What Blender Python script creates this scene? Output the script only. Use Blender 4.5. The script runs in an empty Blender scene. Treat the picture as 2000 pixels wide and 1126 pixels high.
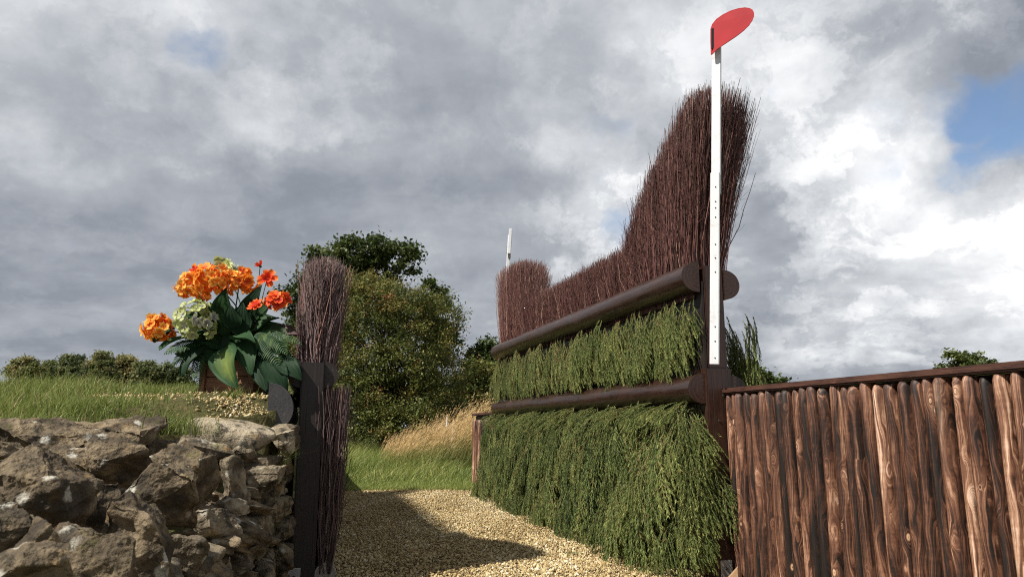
import bpy, bmesh, math, random
import numpy as np
from mathutils import Vector, Matrix, Quaternion, noise as mnoise

random.seed(7)
RNG = np.random.default_rng(11)
SC = bpy.context.scene
COL = SC.collection

# ------------------------------------------------------------------ camera
EYE = 1.15
FPX = 1400.0
PITCH = math.atan((834 - 563) / FPX)
CT, ST = math.cos(PITCH), math.sin(PITCH)
cam_d = bpy.data.cameras.new('camera')
cam = bpy.data.objects.new('camera', cam_d)
COL.objects.link(cam)
cam.location = (0, 0, EYE)
cam.rotation_euler = (math.pi / 2 + PITCH, 0, 0)
cam_d.sensor_width = 36.0
cam_d.lens = 36.0 * FPX / 2000.0
cam_d.clip_start = 0.05
cam_d.clip_end = 3000
cam_d.dof.use_dof = True
cam_d.dof.focus_distance = 6.0
cam_d.dof.aperture_fstop = 7.0
SC.camera = cam

# ------------------------------------------------------------------ view + light
SC.view_settings.view_transform = 'Standard'
SC.view_settings.look = 'None'
SC.view_settings.gamma = 1.0
SC.view_settings.exposure = 0.62
SC.view_settings.use_curve_mapping = False
SC.render.film_transparent = False
try:
    SC.cycles.max_bounces = 6
    SC.cycles.diffuse_bounces = 3
    SC.cycles.glossy_bounces = 2
    SC.cycles.transmission_bounces = 4
    SC.cycles.transparent_max_bounces = 4
    SC.cycles.use_denoising = False
    SC.cycles.filter_width = 1.1
    SC.cycles.sample_clamp_indirect = 4.0
except Exception:
    pass

SUN_AZ = math.radians(36.0)      # the way the light travels, from +X towards +Y
SUN_EL = math.radians(49.0)
sun_dir = Vector((math.cos(SUN_AZ) * math.cos(SUN_EL), math.sin(SUN_AZ) * math.cos(SUN_EL), -math.sin(SUN_EL)))
sun_d = bpy.data.lights.new('sun', 'SUN')
sun_d.energy = 5.0
sun_d.angle = math.radians(0.5)
sun_d.color = (1.0, 0.95, 0.86)
sun = bpy.data.objects.new('sun', sun_d)
COL.objects.link(sun)
sun.rotation_euler = sun_dir.to_track_quat('-Z', 'Y').to_euler()


class NT:
    """small helper round a node tree"""
    def __init__(s, tree):
        s.t = tree; s.n = tree.nodes; s.l = tree.links
    def new(s, typ, **kw):
        nd = s.n.new(typ)
        for k, v in kw.items(): setattr(nd, k, v)
        return nd
    def put(s, sock, v):
        if v is None: return
        if isinstance(v, bpy.types.NodeSocket): s.l.new(v, sock)
        else:
            if isinstance(v, (tuple, list)) and sock.type == 'RGBA' and len(v) == 3: v = (*v, 1)
            sock.default_value = v
    def math(s, op, a, b=None, c=None, clamp=False):
        nd = s.new('ShaderNodeMath', operation=op); nd.use_clamp = clamp
        s.put(nd.inputs[0], a); s.put(nd.inputs[1], b); s.put(nd.inputs[2], c)
        return nd.outputs[0]
    def vmath(s, op, a, b=None, c=None, out=0):
        nd = s.new('ShaderNodeVectorMath', operation=op)
        s.put(nd.inputs[0], a); s.put(nd.inputs[1], b); s.put(nd.inputs[2], c)
        return nd.outputs[out]
    def scale(s, v, k):
        nd = s.new('ShaderNodeVectorMath', operation='SCALE'); s.put(nd.inputs[0], v); s.put(nd.inputs['Scale'], k)
        return nd.outputs[0]
    def noise(s, vec, scale=5, detail=4, rough=.5, dist=0, lac=2.0, out='Fac'):
        nd = s.new('ShaderNodeTexNoise')
        s.put(nd.inputs['Vector'], vec); s.put(nd.inputs['Scale'], scale); s.put(nd.inputs['Detail'], detail)
        s.put(nd.inputs['Roughness'], rough); s.put(nd.inputs['Distortion'], dist); s.put(nd.inputs['Lacunarity'], lac)
        return nd.outputs[out]
    def voro(s, vec, scale=5, feature='F1', out='Distance', rnd=1):
        nd = s.new('ShaderNodeTexVoronoi', feature=feature)
        s.put(nd.inputs['Vector'], vec); s.put(nd.inputs['Scale'], scale); s.put(nd.inputs['Randomness'], rnd)
        return nd.outputs[out]
    def mix(s, f, a, b, blend='MIX'):
        nd = s.new('ShaderNodeMix', data_type='RGBA', blend_type=blend)
        s.put(nd.inputs[0], f); s.put(nd.inputs[6], a); s.put(nd.inputs[7], b)
        return nd.outputs[2]
    def ramp(s, f, stops, interp='LINEAR'):
        nd = s.new('ShaderNodeValToRGB'); cr = nd.color_ramp; cr.interpolation = interp
        while len(cr.elements) < len(stops): cr.elements.new(0.5)
        for e, (p, c) in zip(cr.elements, stops):
            e.position = p; e.color = (*c, 1) if len(c) == 3 else c
        s.put(nd.inputs[0], f)
        return nd.outputs[0]
    def rng(s, v, a, b, c=0., d=1., interp='LINEAR'):
        nd = s.new('ShaderNodeMapRange', interpolation_type=interp)
        s.put(nd.inputs[0], v); s.put(nd.inputs[1], a); s.put(nd.inputs[2], b); s.put(nd.inputs[3], c); s.put(nd.inputs[4], d)
        return nd.outputs[0]
    def comb(s, x, y, z):
        nd = s.new('ShaderNodeCombineXYZ'); s.put(nd.inputs[0], x); s.put(nd.inputs[1], y); s.put(nd.inputs[2], z)
        return nd.outputs[0]
    def sep(s, v):
        nd = s.new('ShaderNodeSeparateXYZ'); s.put(nd.inputs[0], v)
        return nd.outputs
    def mapping(s, vec, scale=(1, 1, 1), loc=(0, 0, 0)):
        nd = s.new('ShaderNodeMapping'); s.put(nd.inputs['Vector'], vec)
        nd.inputs['Scale'].default_value = scale; s.put(nd.inputs['Location'], loc)
        return nd.outputs[0]


def pix(px, py, Y):
    """world point on the sight line of a photograph pixel, at distance Y in front"""
    xc = (px - 1000) / FPX; yc = (563 - py) / FPX
    t = Y / (CT - yc * ST)
    return Vector((xc * t, Y, EYE + t * (ST + yc * CT)))

def pdir(px, py):
    v = pix(px, py, 10.0) - Vector((0, 0, EYE)); return v.normalized()

# ------------------------------------------------------------------ sky
world = bpy.data.worlds.new('World')
SC.world = world
world.use_nodes = True
world.cycles.sampling_method = 'MANUAL'; world.cycles.sample_map_resolution = 256
w = NT(world.node_tree); w.n.clear()
gen = w.new('ShaderNodeTexCoord').outputs['Generated']
sky = w.new('ShaderNodeTexSky', sky_type='NISHITA')
sky.sun_disc = False
sky.sun_elevation = SUN_EL
sky.sun_rotation = math.atan2(-math.cos(SUN_AZ), -math.sin(SUN_AZ))
sky.altitude = 100; sky.air_density = 1.0; sky.dust_density = 0.6; sky.ozone_density = 2.0
skyc = w.scale(sky.outputs[0], 0.12)
sx, sy, sz = w.sep(gen)
zz = w.math('ADD', w.math('MAXIMUM', sz, 0.0), 0.22)
plane = w.comb(w.math('DIVIDE', sx, zz), w.math('DIVIDE', sy, zz), 0.0)
n_big = w.noise(plane, 0.75, 4, .5, .4)
n_mid = w.noise(w.vmath('ADD', plane, (3.1, 7.7, 0)), 2.2, 8, .56, .25)
n_dir = w.noise(gen, 9.0, 8, .6, .2)
warp = w.vmath('SUBTRACT', w.noise(gen, 5.0, 6, .6, 0, out='Color'), (.5, .5, .5))
dirw = w.vmath('NORMALIZE', w.vmath('ADD', gen, w.scale(warp, 0.16)))
dirs = w.vmath('NORMALIZE', w.vmath('ADD', gen, w.scale(warp, 0.42)))

def blob(px, py, rpx, vec, inner=0.0):
    c = math.cos(math.atan(rpx / FPX)); d = w.vmath('DOT_PRODUCT', vec, tuple(pdir(px, py)), out='Value')
    return w.rng(d, c, 1.0 - (1 - c) * inner, 0, 1, 'SMOOTHSTEP')

n_fine = w.noise(w.vmath('ADD', plane, (1.7, 2.2, 0)), 5.0, 9, .62, .5)
n_puff = w.noise(w.vmath('ADD', gen, w.scale(warp, .10)), 15.0, 9, .62, .1)
bright = w.math('ADD', 0.525, w.math('MULTIPLY', w.math('SUBTRACT', n_mid, .5), .66))
bright = w.math('ADD', bright, w.math('MULTIPLY', w.math('SUBTRACT', n_big, .5), .24))
bright = w.math('ADD', bright, w.math('MULTIPLY', w.math('SUBTRACT', n_fine, .5), .22))
bright = w.math('ADD', bright, w.math('MULTIPLY', w.math('SUBTRACT', n_dir, .5), .20))
bright = w.math('ADD', bright, w.math('MULTIPLY', w.math('SUBTRACT', n_puff, .5), .20))
for (px, py, r, k, v) in (
        (200, 60, 460, .17, dirs), (480, 60, 300, .08, dirs), (1580, 120, 330, .22, dirs), (1190, 395, 170, .16, dirs),
        (1880, 460, 330, .32, dirs), (1960, 600, 200, .12, dirs), (1650, 500, 260, .06, dirs),
        (1000, 150, 420, .06, dirs), (1930, 40, 300, -.18, dirs), (200, 420, 520, -.13, dirs), (800, 430, 420, -.12, dirs),
        (1000, 420, 260, -.04, dirs), (1650, 660, 300, -.15, dirs), (250, 560, 330, -.05, dirs)):
    bright = w.math('ADD', bright, w.math('MULTIPLY', blob(px, py, r, v), k))
edge = w.rng(w.noise(w.vmath('ADD', plane, w.scale(warp, .9)), 2.6, 10, .58, .2), .47, .60, 0, 1, 'SMOOTHSTEP')
crisp = w.math('ADD', .06, w.math('MULTIPLY', w.math('ADD', blob(1760, 420, 560, dirs), blob(1200, 380, 240, dirs)), .11))
bright = w.math('ADD', bright, w.math('MULTIPLY', w.math('SUBTRACT', edge, .45), crisp))
cloud = w.ramp(bright, [(0.0, (.17, .187, .228)), (.28, (.257, .28, .322)), (.5, (.395, .42, .458)), (.72, (.63, .65, .675)), (.92, (.93, .935, .945))])
hole = 0.0
for (px, py, r, k) in ((1950, 205, 95, .68), (1865, 185, 75, .55), (2030, 215, 90, .5), (1890, 308, 48, .6), (1212, 440, 75, .62), (425, 118, 70, .46), (1195, 285, 80, .36), (2300, 350, 200, .7), (-400, -100, 160, .6), (1700, 300, 120, .2)):
    hole = w.math('ADD', hole, w.math('MULTIPLY', blob(px, py, r, dirw, .05), k))
brk = w.math('ADD', w.math('MULTIPLY', n_dir, .4), w.math('ADD', w.math('MULTIPLY', n_fine, .2), w.math('MULTIPLY', n_puff, .4)))
thin = w.math('ADD', hole, w.math('MULTIPLY', w.math('SUBTRACT', brk, .5), 2.8))
hole_f = w.rng(thin, .16, 1.15, 0, .95, 'SMOOTHSTEP')
final = w.mix(hole_f, cloud, skyc)
bg = w.new('ShaderNodeBackground'); w.put(bg.inputs[0], final); bg.inputs[1].default_value = 0.74
w.l.new(bg.outputs[0], w.new('ShaderNodeOutputWorld').inputs[0])

# ------------------------------------------------------------------ helpers: objects
def tag(o, label=None, cat=None, group=None, kind=None):
    if label: o['label'] = label
    if cat: o['category'] = cat
    if group: o['group'] = group
    if kind: o['kind'] = kind
    return o

def empty(name, loc=(0, 0, 0), label=None, cat=None, group=None):
    o = bpy.data.objects.new(name, None); o.empty_display_size = .1
    COL.objects.link(o); o.location = loc
    return tag(o, label, cat, group)

def link(name, me, parent=None, mw=None):
    o = bpy.data.objects.new(name, me); COL.objects.link(o)
    if parent is not None:
        o.parent = parent
        # the mesh keeps its world placement: the inverse undoes the parent's own placement
        o.matrix_parent_inverse = Matrix.Translation(-Vector(parent.location)) if parent.parent is None else parent.matrix_basis.inverted()
    if mw is not None: o.matrix_basis = mw
    return o

def np_mesh(name, V, F, mat, attrs=None, smooth=False):
    V = np.ascontiguousarray(V, np.float32); F = np.ascontiguousarray(F, np.int32)
    me = bpy.data.meshes.new(name)
    n, k = F.shape
    me.vertices.add(len(V)); me.vertices.foreach_set('co', V.ravel())
    me.loops.add(n * k); me.loops.foreach_set('vertex_index', F.ravel())
    me.polygons.add(n)
    me.polygons.foreach_set('loop_start', np.arange(0, n * k, k, dtype=np.int32))
    if smooth: me.polygons.foreach_set('use_smooth', np.ones(n, bool))
    for an, arr in (attrs or {}).items():
        a = me.attributes.new(an, 'FLOAT', 'POINT'); a.data.foreach_set('value', np.ascontiguousarray(arr, np.float32))
    me.update(calc_edges=True)
    me.materials.append(mat)
    return me

def bm_mesh(name, bm, mat, smooth=False, sharp=None):
    bmesh.ops.recalc_face_normals(bm, faces=bm.faces)
    me = bpy.data.meshes.new(name); bm.to_mesh(me); bm.free(); me.materials.append(mat)
    if smooth:
        me.polygons.foreach_set('use_smooth', np.ones(len(me.polygons), bool))
        if sharp: me.set_sharp_from_angle(angle=math.radians(sharp))
    return me

def tubes(P, R, sides=3):
    """P (N,K,3) polylines, R (N,K) radii -> V, quads F"""
    N, K, _ = P.shape
    d = P[:, -1] - P[:, 0]; d /= np.linalg.norm(d, axis=1, keepdims=True) + 1e-9
    ref = np.where(np.abs(d[:, 2:3]) < .9, np.array([[0, 0, 1.]]), np.array([[1., 0, 0]]))
    e1 = np.cross(d, ref); e1 /= np.linalg.norm(e1, axis=1, keepdims=True) + 1e-9
    e2 = np.cross(d, e1)
    a = np.arange(sides) * 2 * np.pi / sides
    ring = e1[:, None, :] * np.cos(a)[None, :, None] + e2[:, None, :] * np.sin(a)[None, :, None]
    V = P[:, :, None, :] + ring[:, None, :, :] * R[:, :, None, None]
    idx = np.arange(N * K * sides).reshape(N, K, sides)
    a0 = idx[:, :-1, :]; a1 = np.roll(a0, -1, 2); b0 = idx[:, 1:, :]; b1 = np.roll(b0, -1, 2)
    F = np.stack([a0, a1, b1, b0], -1).reshape(-1, 4)
    return V.reshape(-1, 3), F

def merge(parts):
    Vs, Fs, off = [], [], 0
    for V, F in parts:
        Vs.append(V); Fs.append(F + off); off += len(V)
    return np.concatenate(Vs), np.concatenate(Fs)

def add_box(bm, mn, mx, M=None):
    vs = [bm.verts.new((x, y, z)) for x in (mn[0], mx[0]) for y in (mn[1], mx[1]) for z in (mn[2], mx[2])]
    for f in ((0, 1, 3, 2), (4, 6, 7, 5), (0, 4, 5, 1), (2, 3, 7, 6), (0, 2, 6, 4), (1, 5, 7, 3)):
        bm.faces.new([vs[i] for i in f])
    if M is not None: bmesh.ops.transform(bm, matrix=M, verts=vs)
    return vs

def frame_mat(x, y, z, loc=(0, 0, 0)):
    M = Matrix.Identity(4)
    for i, v in enumerate((x, y, z)):
        for r in range(3): M[r][i] = v[r]
    for r in range(3): M[r][3] = loc[r]
    return M

# ------------------------------------------------------------------ materials
def new_mat(name):
    m = bpy.data.materials.new(name); m.use_nodes = True
    t = NT(m.node_tree); t.n.clear()
    out = t.new('ShaderNodeOutputMaterial')
    return m, t, out

def principled(t, out, col, rough=.7, bump=None, bstr=.3, bdist=.01, spec=.4, coat=0, trans=None):
    p = t.new('ShaderNodeBsdfPrincipled')
    t.put(p.inputs['Base Color'], col); t.put(p.inputs['Roughness'], rough); p.inputs['Specular IOR Level'].default_value = spec
    if coat:
        p.inputs['Coat Weight'].default_value = coat; p.inputs['Coat Roughness'].default_value = .25
    if bump is not None:
        b = t.new('ShaderNodeBump'); b.inputs['Strength'].default_value = bstr; b.inputs['Distance'].default_value = bdist
        t.put(b.inputs['Height'], bump); t.l.new(b.outputs[0], p.inputs['Normal'])
    sh = p.outputs[0]
    if trans:
        tr = t.new('ShaderNodeBsdfTranslucent'); t.put(tr.inputs[0], col)
        mx = t.new('ShaderNodeMixShader'); mx.inputs[0].default_value = trans
        t.l.new(sh, mx.inputs[1]); t.l.new(tr.outputs[0], mx.inputs[2]); sh = mx.outputs[0]
    t.l.new(sh, out.inputs[0])
    return p

def attr(t, name):
    nd = t.new('ShaderNodeAttribute'); nd.attribute_name = name; return nd.outputs['Fac']
def objrand(t): return t.new('ShaderNodeObjectInfo').outputs['Random']
def objco(t): return t.new('ShaderNodeTexCoord').outputs['Object']
def worldco(t): return t.new('ShaderNodeNewGeometry').outputs['Position']

def tint_mat(name, stops, rough=.6, trans=None, spec=.3, noise_scale=None):
    m, t, o = new_mat(name)
    f = attr(t, 'tint')
    if noise_scale:
        f = t.math('ADD', f, t.math('MULTIPLY', t.math('SUBTRACT', t.noise(worldco(t), noise_scale, 4), .5), .5), clamp=True)
    principled(t, o, t.ramp(f, stops), rough, spec=spec, trans=trans)
    return m

MATS = {}
def wood_dark(name, c0, c1, rough=.5, coat=.15, scuff=.5, ring=1.0):
    m, t, o = new_mat(name)
    co = objco(t)
    co = t.vmath('ADD', co, t.scale((13.1, 7.3, 3.7), objrand(t)))
    g = t.noise(t.mapping(co, (2.0, 26, 26)), 3.0, 6, .6, .6)      # grain runs along local x
    g2 = t.noise(co, 3.5, 5, .6)
    col = t.mix(t.rng(g, .3, .75), c0, c1)
    col = t.mix(t.rng(g2, .45, .8, 0, .55), col, (c1[0] * 1.5, c1[1] * 1.35, c1[2] * 1.2))
    vo = t.voro(t.mapping(co, (.8, 3, 3)), 4.0)
    col = t.mix(t.rng(vo, .03, .07, .8, 0), col, (c0[0] * .4, c0[1] * .4, c0[2] * .4))
    sc = t.noise(t.mapping(co, (3, 9, 9)), 2.3, 7, .75)
    col = t.mix(t.rng(sc, .60, .72, 0, scuff), col, (c1[0] * 2.6, c1[1] * 2.5, c1[2] * 2.4))
    obn = t.sep(t.new('ShaderNodeTexCoord').outputs['Normal'])[0]
    cs = t.sep(objco(t)); rad = t.math('SQRT', t.math('ADD', t.math('MULTIPLY', cs[1], cs[1]), t.math('MULTIPLY', cs[2], cs[2])))
    rg = t.math('SINE', t.math('ADD', t.math('MULTIPLY', rad, 190.0), t.math('MULTIPLY', g2, 14.0)))
    endf = t.rng(t.math('ABSOLUTE', obn), .8, .95)
    col = t.mix(t.math('MULTIPLY', endf, t.rng(rg, -.4, 1, .1 * ring, .5 * ring)), col, (c1[0] * 1.5, c1[1] * 1.45, c1[2] * 1.4))
    crack = t.noise(t.mapping(co, (.6, 40, 40)), 2.0, 3, .5)
    h = t.math('ADD', t.math('MULTIPLY', g, .6), t.math('MULTIPLY', t.rng(crack, .3, .38), .8))
    principled(t, o, col, t.rng(g2, .3, .7, rough - .1, rough + .15), h, .55, .006, .45, coat)
    return m
MATS['stain'] = wood_dark('stained_dark_wood', (.012, .0056, .004), (.040, .0175, .0115), .33, .2, .4)
MATS['stain_black'] = wood_dark('tarred_wood', (.006, .004, .0035), (.018, .011, .009), .55, .03, .15)
MATS['stain_cap'] = wood_dark('red_brown_stained_plank', (.025, .011, .008), (.085, .035, .022), .5)
MATS['grey_log'] = wood_dark('weathered_silver_wood', (.10, .09, .08), (.30, .28, .25), .8, 0)
MATS['box_wood'] = wood_dark('cedar_box_wood', (.09, .04, .02), (.26, .12, .058), .6, 0)
MATS['tar_end'] = wood_dark('grey_tarred_log', (.022, .022, .024), (.058, .057, .06), .8, 0, .5, .12)

def scorched():
    m, t, o = new_mat('scorched_half_round_wood')
    co0 = objco(t)                                               # z along the log, x across, y out
    r = objrand(t)
    co = t.vmath('ADD', co0, t.comb(t.math('MULTIPLY', r, 17.0), t.math('MULTIPLY', r, 31.0), t.math('MULTIPLY', r, 53.0)))
    # knots: cells stretched along the log
    kc = t.mapping(co, (8.5, 8.5, 4.2))
    vor = t.new('ShaderNodeTexVoronoi'); t.put(vor.inputs['Vector'], kc); vor.inputs['Scale'].default_value = 1.0
    kd = vor.outputs['Distance']
    kr = t.sep(vor.outputs['Color'])[0]
    size = t.rng(kr, .2, 1, .03, .15)
    infl = t.math('POWER', 2.718, t.math('MULTIPLY', t.math('POWER', t.math('DIVIDE', kd, t.math('MULTIPLY', size, 2.1)), 2.0), -1.0))
    # grain field bends round knots
    wob = t.noise(t.mapping(co, (5, 5, 1.1)), 1.6, 3, .5)
    x = t.sep(co)[0]
    g = t.math('ADD', t.math('MULTIPLY', x, 9.0), t.math('MULTIPLY', wob, .95))
    g = t.math('ADD', g, t.math('MULTIPLY', infl, .40))
    fine = t.noise(t.comb(t.math('MULTIPLY', g, 6.5), t.math('MULTIPLY', t.sep(co)[2], .75), r), 2.0, 7, .70)
    rings = t.math('MULTIPLY', t.math('ADD', t.math('SINE', t.math('MULTIPLY', g, 11.0)), 1.0), .5)
    ripple = t.noise(t.mapping(co, (9, 9, 45)), 1.0, 3, .5)
    big = t.noise(t.mapping(co, (6, 6, .9)), 1.3, 4, .6, .4)
    v = t.math('ADD', t.math('MULTIPLY_ADD', fine, 1.10, -.145), t.math('MULTIPLY', rings, .05))
    v = t.math('ADD', v, t.math('MULTIPLY', t.math('SUBTRACT', big, .5), .85))
    v = t.math('ADD', v, t.math('MULTIPLY', t.math('SUBTRACT', ripple, .5), .10))
    v = t.math('ADD', v, t.math('MULTIPLY', t.math('SUBTRACT', r, .5), .17))
    v = t.math('ADD', v, t.math('MULTIPLY', infl, .10))
    col = t.ramp(v, [(.27, (.008, .005, .004)), (.38, (.036, .015, .009)), (.47, (.10, .042, .024)), (.555, (.18, .086, .050)), (.64, (.36, .205, .13)), (.75, (.64, .46, .345))])
    # char in patches
    ch = t.noise(t.mapping(co, (8, 8, 1.4)), 1.2, 5, .65, .5)
    chf = t.rng(t.math('ADD', ch, t.math('MULTIPLY', fine, .35)), .74, .90, 0, .93)
    col = t.mix(chf, col, (.012, .008, .007))
    q = t.math('DIVIDE', kd, size)
    knot_ring = t.math('MULTIPLY', t.rng(q, .62, .8, 0, 1), t.rng(q, .85, 1.1, 1, 0))
    col = t.mix(t.math('MULTIPLY', t.rng(q, .5, .75, 1, 0), .9), col, (.50, .31, .19))
    col = t.mix(t.math('MULTIPLY', knot_ring, .8), col, (.045, .02, .012))
    col = t.mix(t.rng(q, .10, .2, .9, 0), col, (.05, .022, .012))
    hh = t.math('SUBTRACT', t.math('ADD', t.math('MULTIPLY', fine, .5), t.rng(q, .4, .8, .4, 0)), t.math('MULTIPLY', chf, .35))
    principled(t, o, col, t.rng(chf, 0, 1, .55, .8), hh, .7, .006, .35)
    return m
MATS['scorched'] = scorched()

def stone_mat(name, base, light, lich=1.0):
    m, t, o = new_mat(name)
    co = t.vmath('ADD', worldco(t), t.scale((5.3, 3.1, 8.9), objrand(t)))
    a = t.noise(co, 5.0, 8, .62, .3); b = t.noise(co, 22, 6, .62); c = t.noise(co, 85, 4, .6)
    r = objrand(t)
    col = t.ramp(t.math('ADD', t.math('MULTIPLY', a, .7), t.math('MULTIPLY', b, .3)), [(.30, tuple(x * .22 for x in base)), (.44, base), (.58, light), (.70, tuple(x * 1.35 for x in light))])
    col = t.mix(t.rng(t.noise(co, 11, 7, .7), .49, .60, 0, .9), col, (.034, .028, .021))  # dark lichen, spread wider to put the wall's deep shade into the colour
    col = t.mix(t.rng(t.noise(t.vmath('ADD', co, (9, 2, 4)), 7, 6, .7), .57, .68, 0, .55), col, (.30, .19, .08))
    sp = t.math('SUBTRACT', t.voro(co, 9.5), t.math('MULTIPLY', t.math('SUBTRACT', t.noise(co, 30, 4, .7), .5), .35))
    col = t.mix(t.rng(sp, .14, .24, .8 * lich, 0), col, (.44, .42, .36))
    up = t.sep(t.new('ShaderNodeNewGeometry').outputs['Normal'])[2]
    moss = t.math('MULTIPLY', t.rng(t.noise(co, 4.2, 6, .7), .60, .69, 0, 1), t.rng(up, .05, .6, 0, .8))
    col = t.mix(moss, col, (.085, .085, .018))
    h = t.math('ADD', t.math('MULTIPLY', b, .7), t.math('ADD', t.math('MULTIPLY', c, .3), t.math('MULTIPLY', a, .8)))
    principled(t, o, col, .9, h, .9, .025, .2)
    return m
MATS['stone'] = stone_mat('lichened_limestone', (.072, .055, .036), (.22, .17, .108))
MATS['slab'] = stone_mat('pale_limestone_slab', (.26, .215, .15), (.38, .32, .23), .2)
MATS['rubble'] = stone_mat('grey_limestone_rubble', (.09, .071, .048), (.25, .205, .14), .6)

def gravel_mat():
    m, t, o = new_mat('golden_gravel_bed')
    co = worldco(t)
    v = t.new('ShaderNodeTexVoronoi'); t.put(v.inputs['Vector'], co); v.inputs['Scale'].default_value = 55
    c = t.sep(v.outputs['Color'])[0]
    col = t.ramp(c, [(0, (.12, .085, .04)), (.4, (.30, .22, .11)), (1, (.50, .41, .24))])
    col = t.mix(t.rng(v.outputs['Distance'], .35, .65, 0, .8), col, (.04, .03, .017))
    principled(t, o, col, .9, t.math('MULTIPLY', v.outputs['Distance'], -1.0), 1.0, .012, .2)
    return m
MATS['gravel_bed'] = gravel_mat()
MATS['pebble'] = tint_mat('golden_pebbles', [(0, (.06, .040, .020)), (.22, (.19, .125, .055)), (.55, (.38, .28, .13)), (.88, (.50, .41, .24)), (1, (.62, .57, .45))], .85, spec=.25)

def ground_mat(name, cols, sc=3.0):
    m, t, o = new_mat(name)
    co = worldco(t)
    a = t.noise(co, sc, 7, .65); b = t.noise(co, sc * 14, 5, .6)
    col = t.ramp(t.math('ADD', t.math('MULTIPLY', a, .65), t.math('MULTIPLY', b, .35)), [(.3, cols[0]), (.5, cols[1]), (.7, cols[2])])
    principled(t, o, col, .95, b, .8, .03, .1)
    return m
MATS['earth'] = ground_mat('earth_and_turf', ((.035, .03, .015), (.075, .07, .028), (.15, .115, .055)))
MATS['meadow'] = ground_mat('meadow_turf', ((.045, .055, .018), (.085, .10, .03), (.14, .13, .05)), .8)
MATS['blade'] = tint_mat('grass_blades', [(0, (.05, .08, .018)), (.45, (.16, .21, .046)), (.75, (.26, .28, .08)), (.9, (.34, .28, .13)), (1, (.46, .38, .21))], .5, .35)
MATS['blade_m'] = tint_mat('meadow_grass_blades', [(0, (.055, .09, .02)), (.4, (.17, .23, .05)), (.75, (.33, .36, .10)), (1, (.50, .45, .22))], .5, .4)
MATS['dry'] = tint_mat('dry_golden_grass', [(0, (.10, .13, .035)), (.35, (.24, .21, .075)), (.6, (.52, .345, .145)), (1, (.68, .49, .27))], .6, .35)
MATS['twig'] = tint_mat('birch_brush_twigs', [(0, (.016, .007, .006)), (.4, (.080, .031, .026)), (.75, (.175, .075, .063)), (.93, (.29, .16, .125)), (1, (.46, .33, .24))], .55, spec=.35)
MATS['twig_grey'] = tint_mat('weathered_birch_twigs', [(0, (.03, .019, .019)), (.4, (.11, .072, .07)), (.75, (.22, .15, .145)), (.93, (.28, .12, .075)), (1, (.45, .37, .30))], .6, spec=.35)
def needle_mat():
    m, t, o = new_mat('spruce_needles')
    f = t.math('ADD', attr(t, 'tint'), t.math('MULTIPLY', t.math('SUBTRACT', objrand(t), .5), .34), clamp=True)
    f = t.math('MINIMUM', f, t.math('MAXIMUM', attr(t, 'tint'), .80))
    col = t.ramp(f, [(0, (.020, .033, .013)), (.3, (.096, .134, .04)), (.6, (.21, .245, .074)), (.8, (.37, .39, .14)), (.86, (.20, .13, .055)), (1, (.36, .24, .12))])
    principled(t, o, col, .55, spec=.15, trans=.22)
    return m
MATS['needle'] = needle_mat()
MATS['bark'] = ground_mat('tree_bark', ((.02, .015, .011), (.06, .048, .035), (.11, .09, .065)), 6)
MATS['haw'] = tint_mat('hawthorn_leaves', [(0, (.036, .050, .014)), (.3, (.10, .125, .028)), (.55, (.18, .17, .042)), (.72, (.25, .14, .048)), (.86, (.21, .075, .03)), (.94, (.25, .035, .018)), (1, (.26, .26, .08))], .55, .3)
MATS['oak'] = tint_mat('oak_leaves', [(0, (.022, .036, .011)), (.5, (.06, .085, .022)), (1, (.13, .15, .042))], .5, .25)
MATS['far'] = tint_mat('far_tree_leaves', [(0, (.05, .068, .03)), (.4, (.125, .15, .058)), (.75, (.22, .20, .08)), (1, (.30, .21, .085))], .7, .3)

def plain(name, col, rough=.5, var=.15, scale=8, spec=.4, coat=0, metal=0, bump=True):
    m, t, o = new_mat(name)
    n = t.noise(objco(t), scale, 6, .6)
    c = t.mix(t.rng(n, .3, .75), tuple(x * (1 - var) for x in col), tuple(min(1, x * (1 + var)) for x in col))
    p = principled(t, o, c, rough, n if bump else None, .15, .004, spec, coat)
    p.inputs['Metallic'].default_value = metal
    return m
def white_paint():
    m, t, o = new_mat('white_painted_rail')
    co = objco(t)
    n = t.noise(t.mapping(co, (30, 30, 3)), 2, 6, .6); d = t.noise(co, 14, 6, .7)
    c = t.mix(t.rng(n, .3, .8, 0, 1), (.52, .53, .55), (.64, .65, .67))
    c = t.mix(t.rng(d, .55, .72, 0, .6), c, (.36, .34, .30))
    principled(t, o, c, .45, n, .2, .003, .4)
    return m
MATS['white'] = white_paint()
MATS['red'] = plain('red_plastic_plate', (.31, .020, .026), .55, .14, 5, .08)
MATS['black'] = plain('black_strip', (.012, .012, .014), .5)
MATS['steel'] = plain('galvanised_steel', (.32, .32, .31), .45, .25, 20, metal=.6)
MATS['screw'] = plain('dark_screw', (.05, .048, .045), .5, metal=.5)
MATS['palewood'] = plain('pale_raw_wood', (.36, .22, .12), .7, .3, 14)

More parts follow.
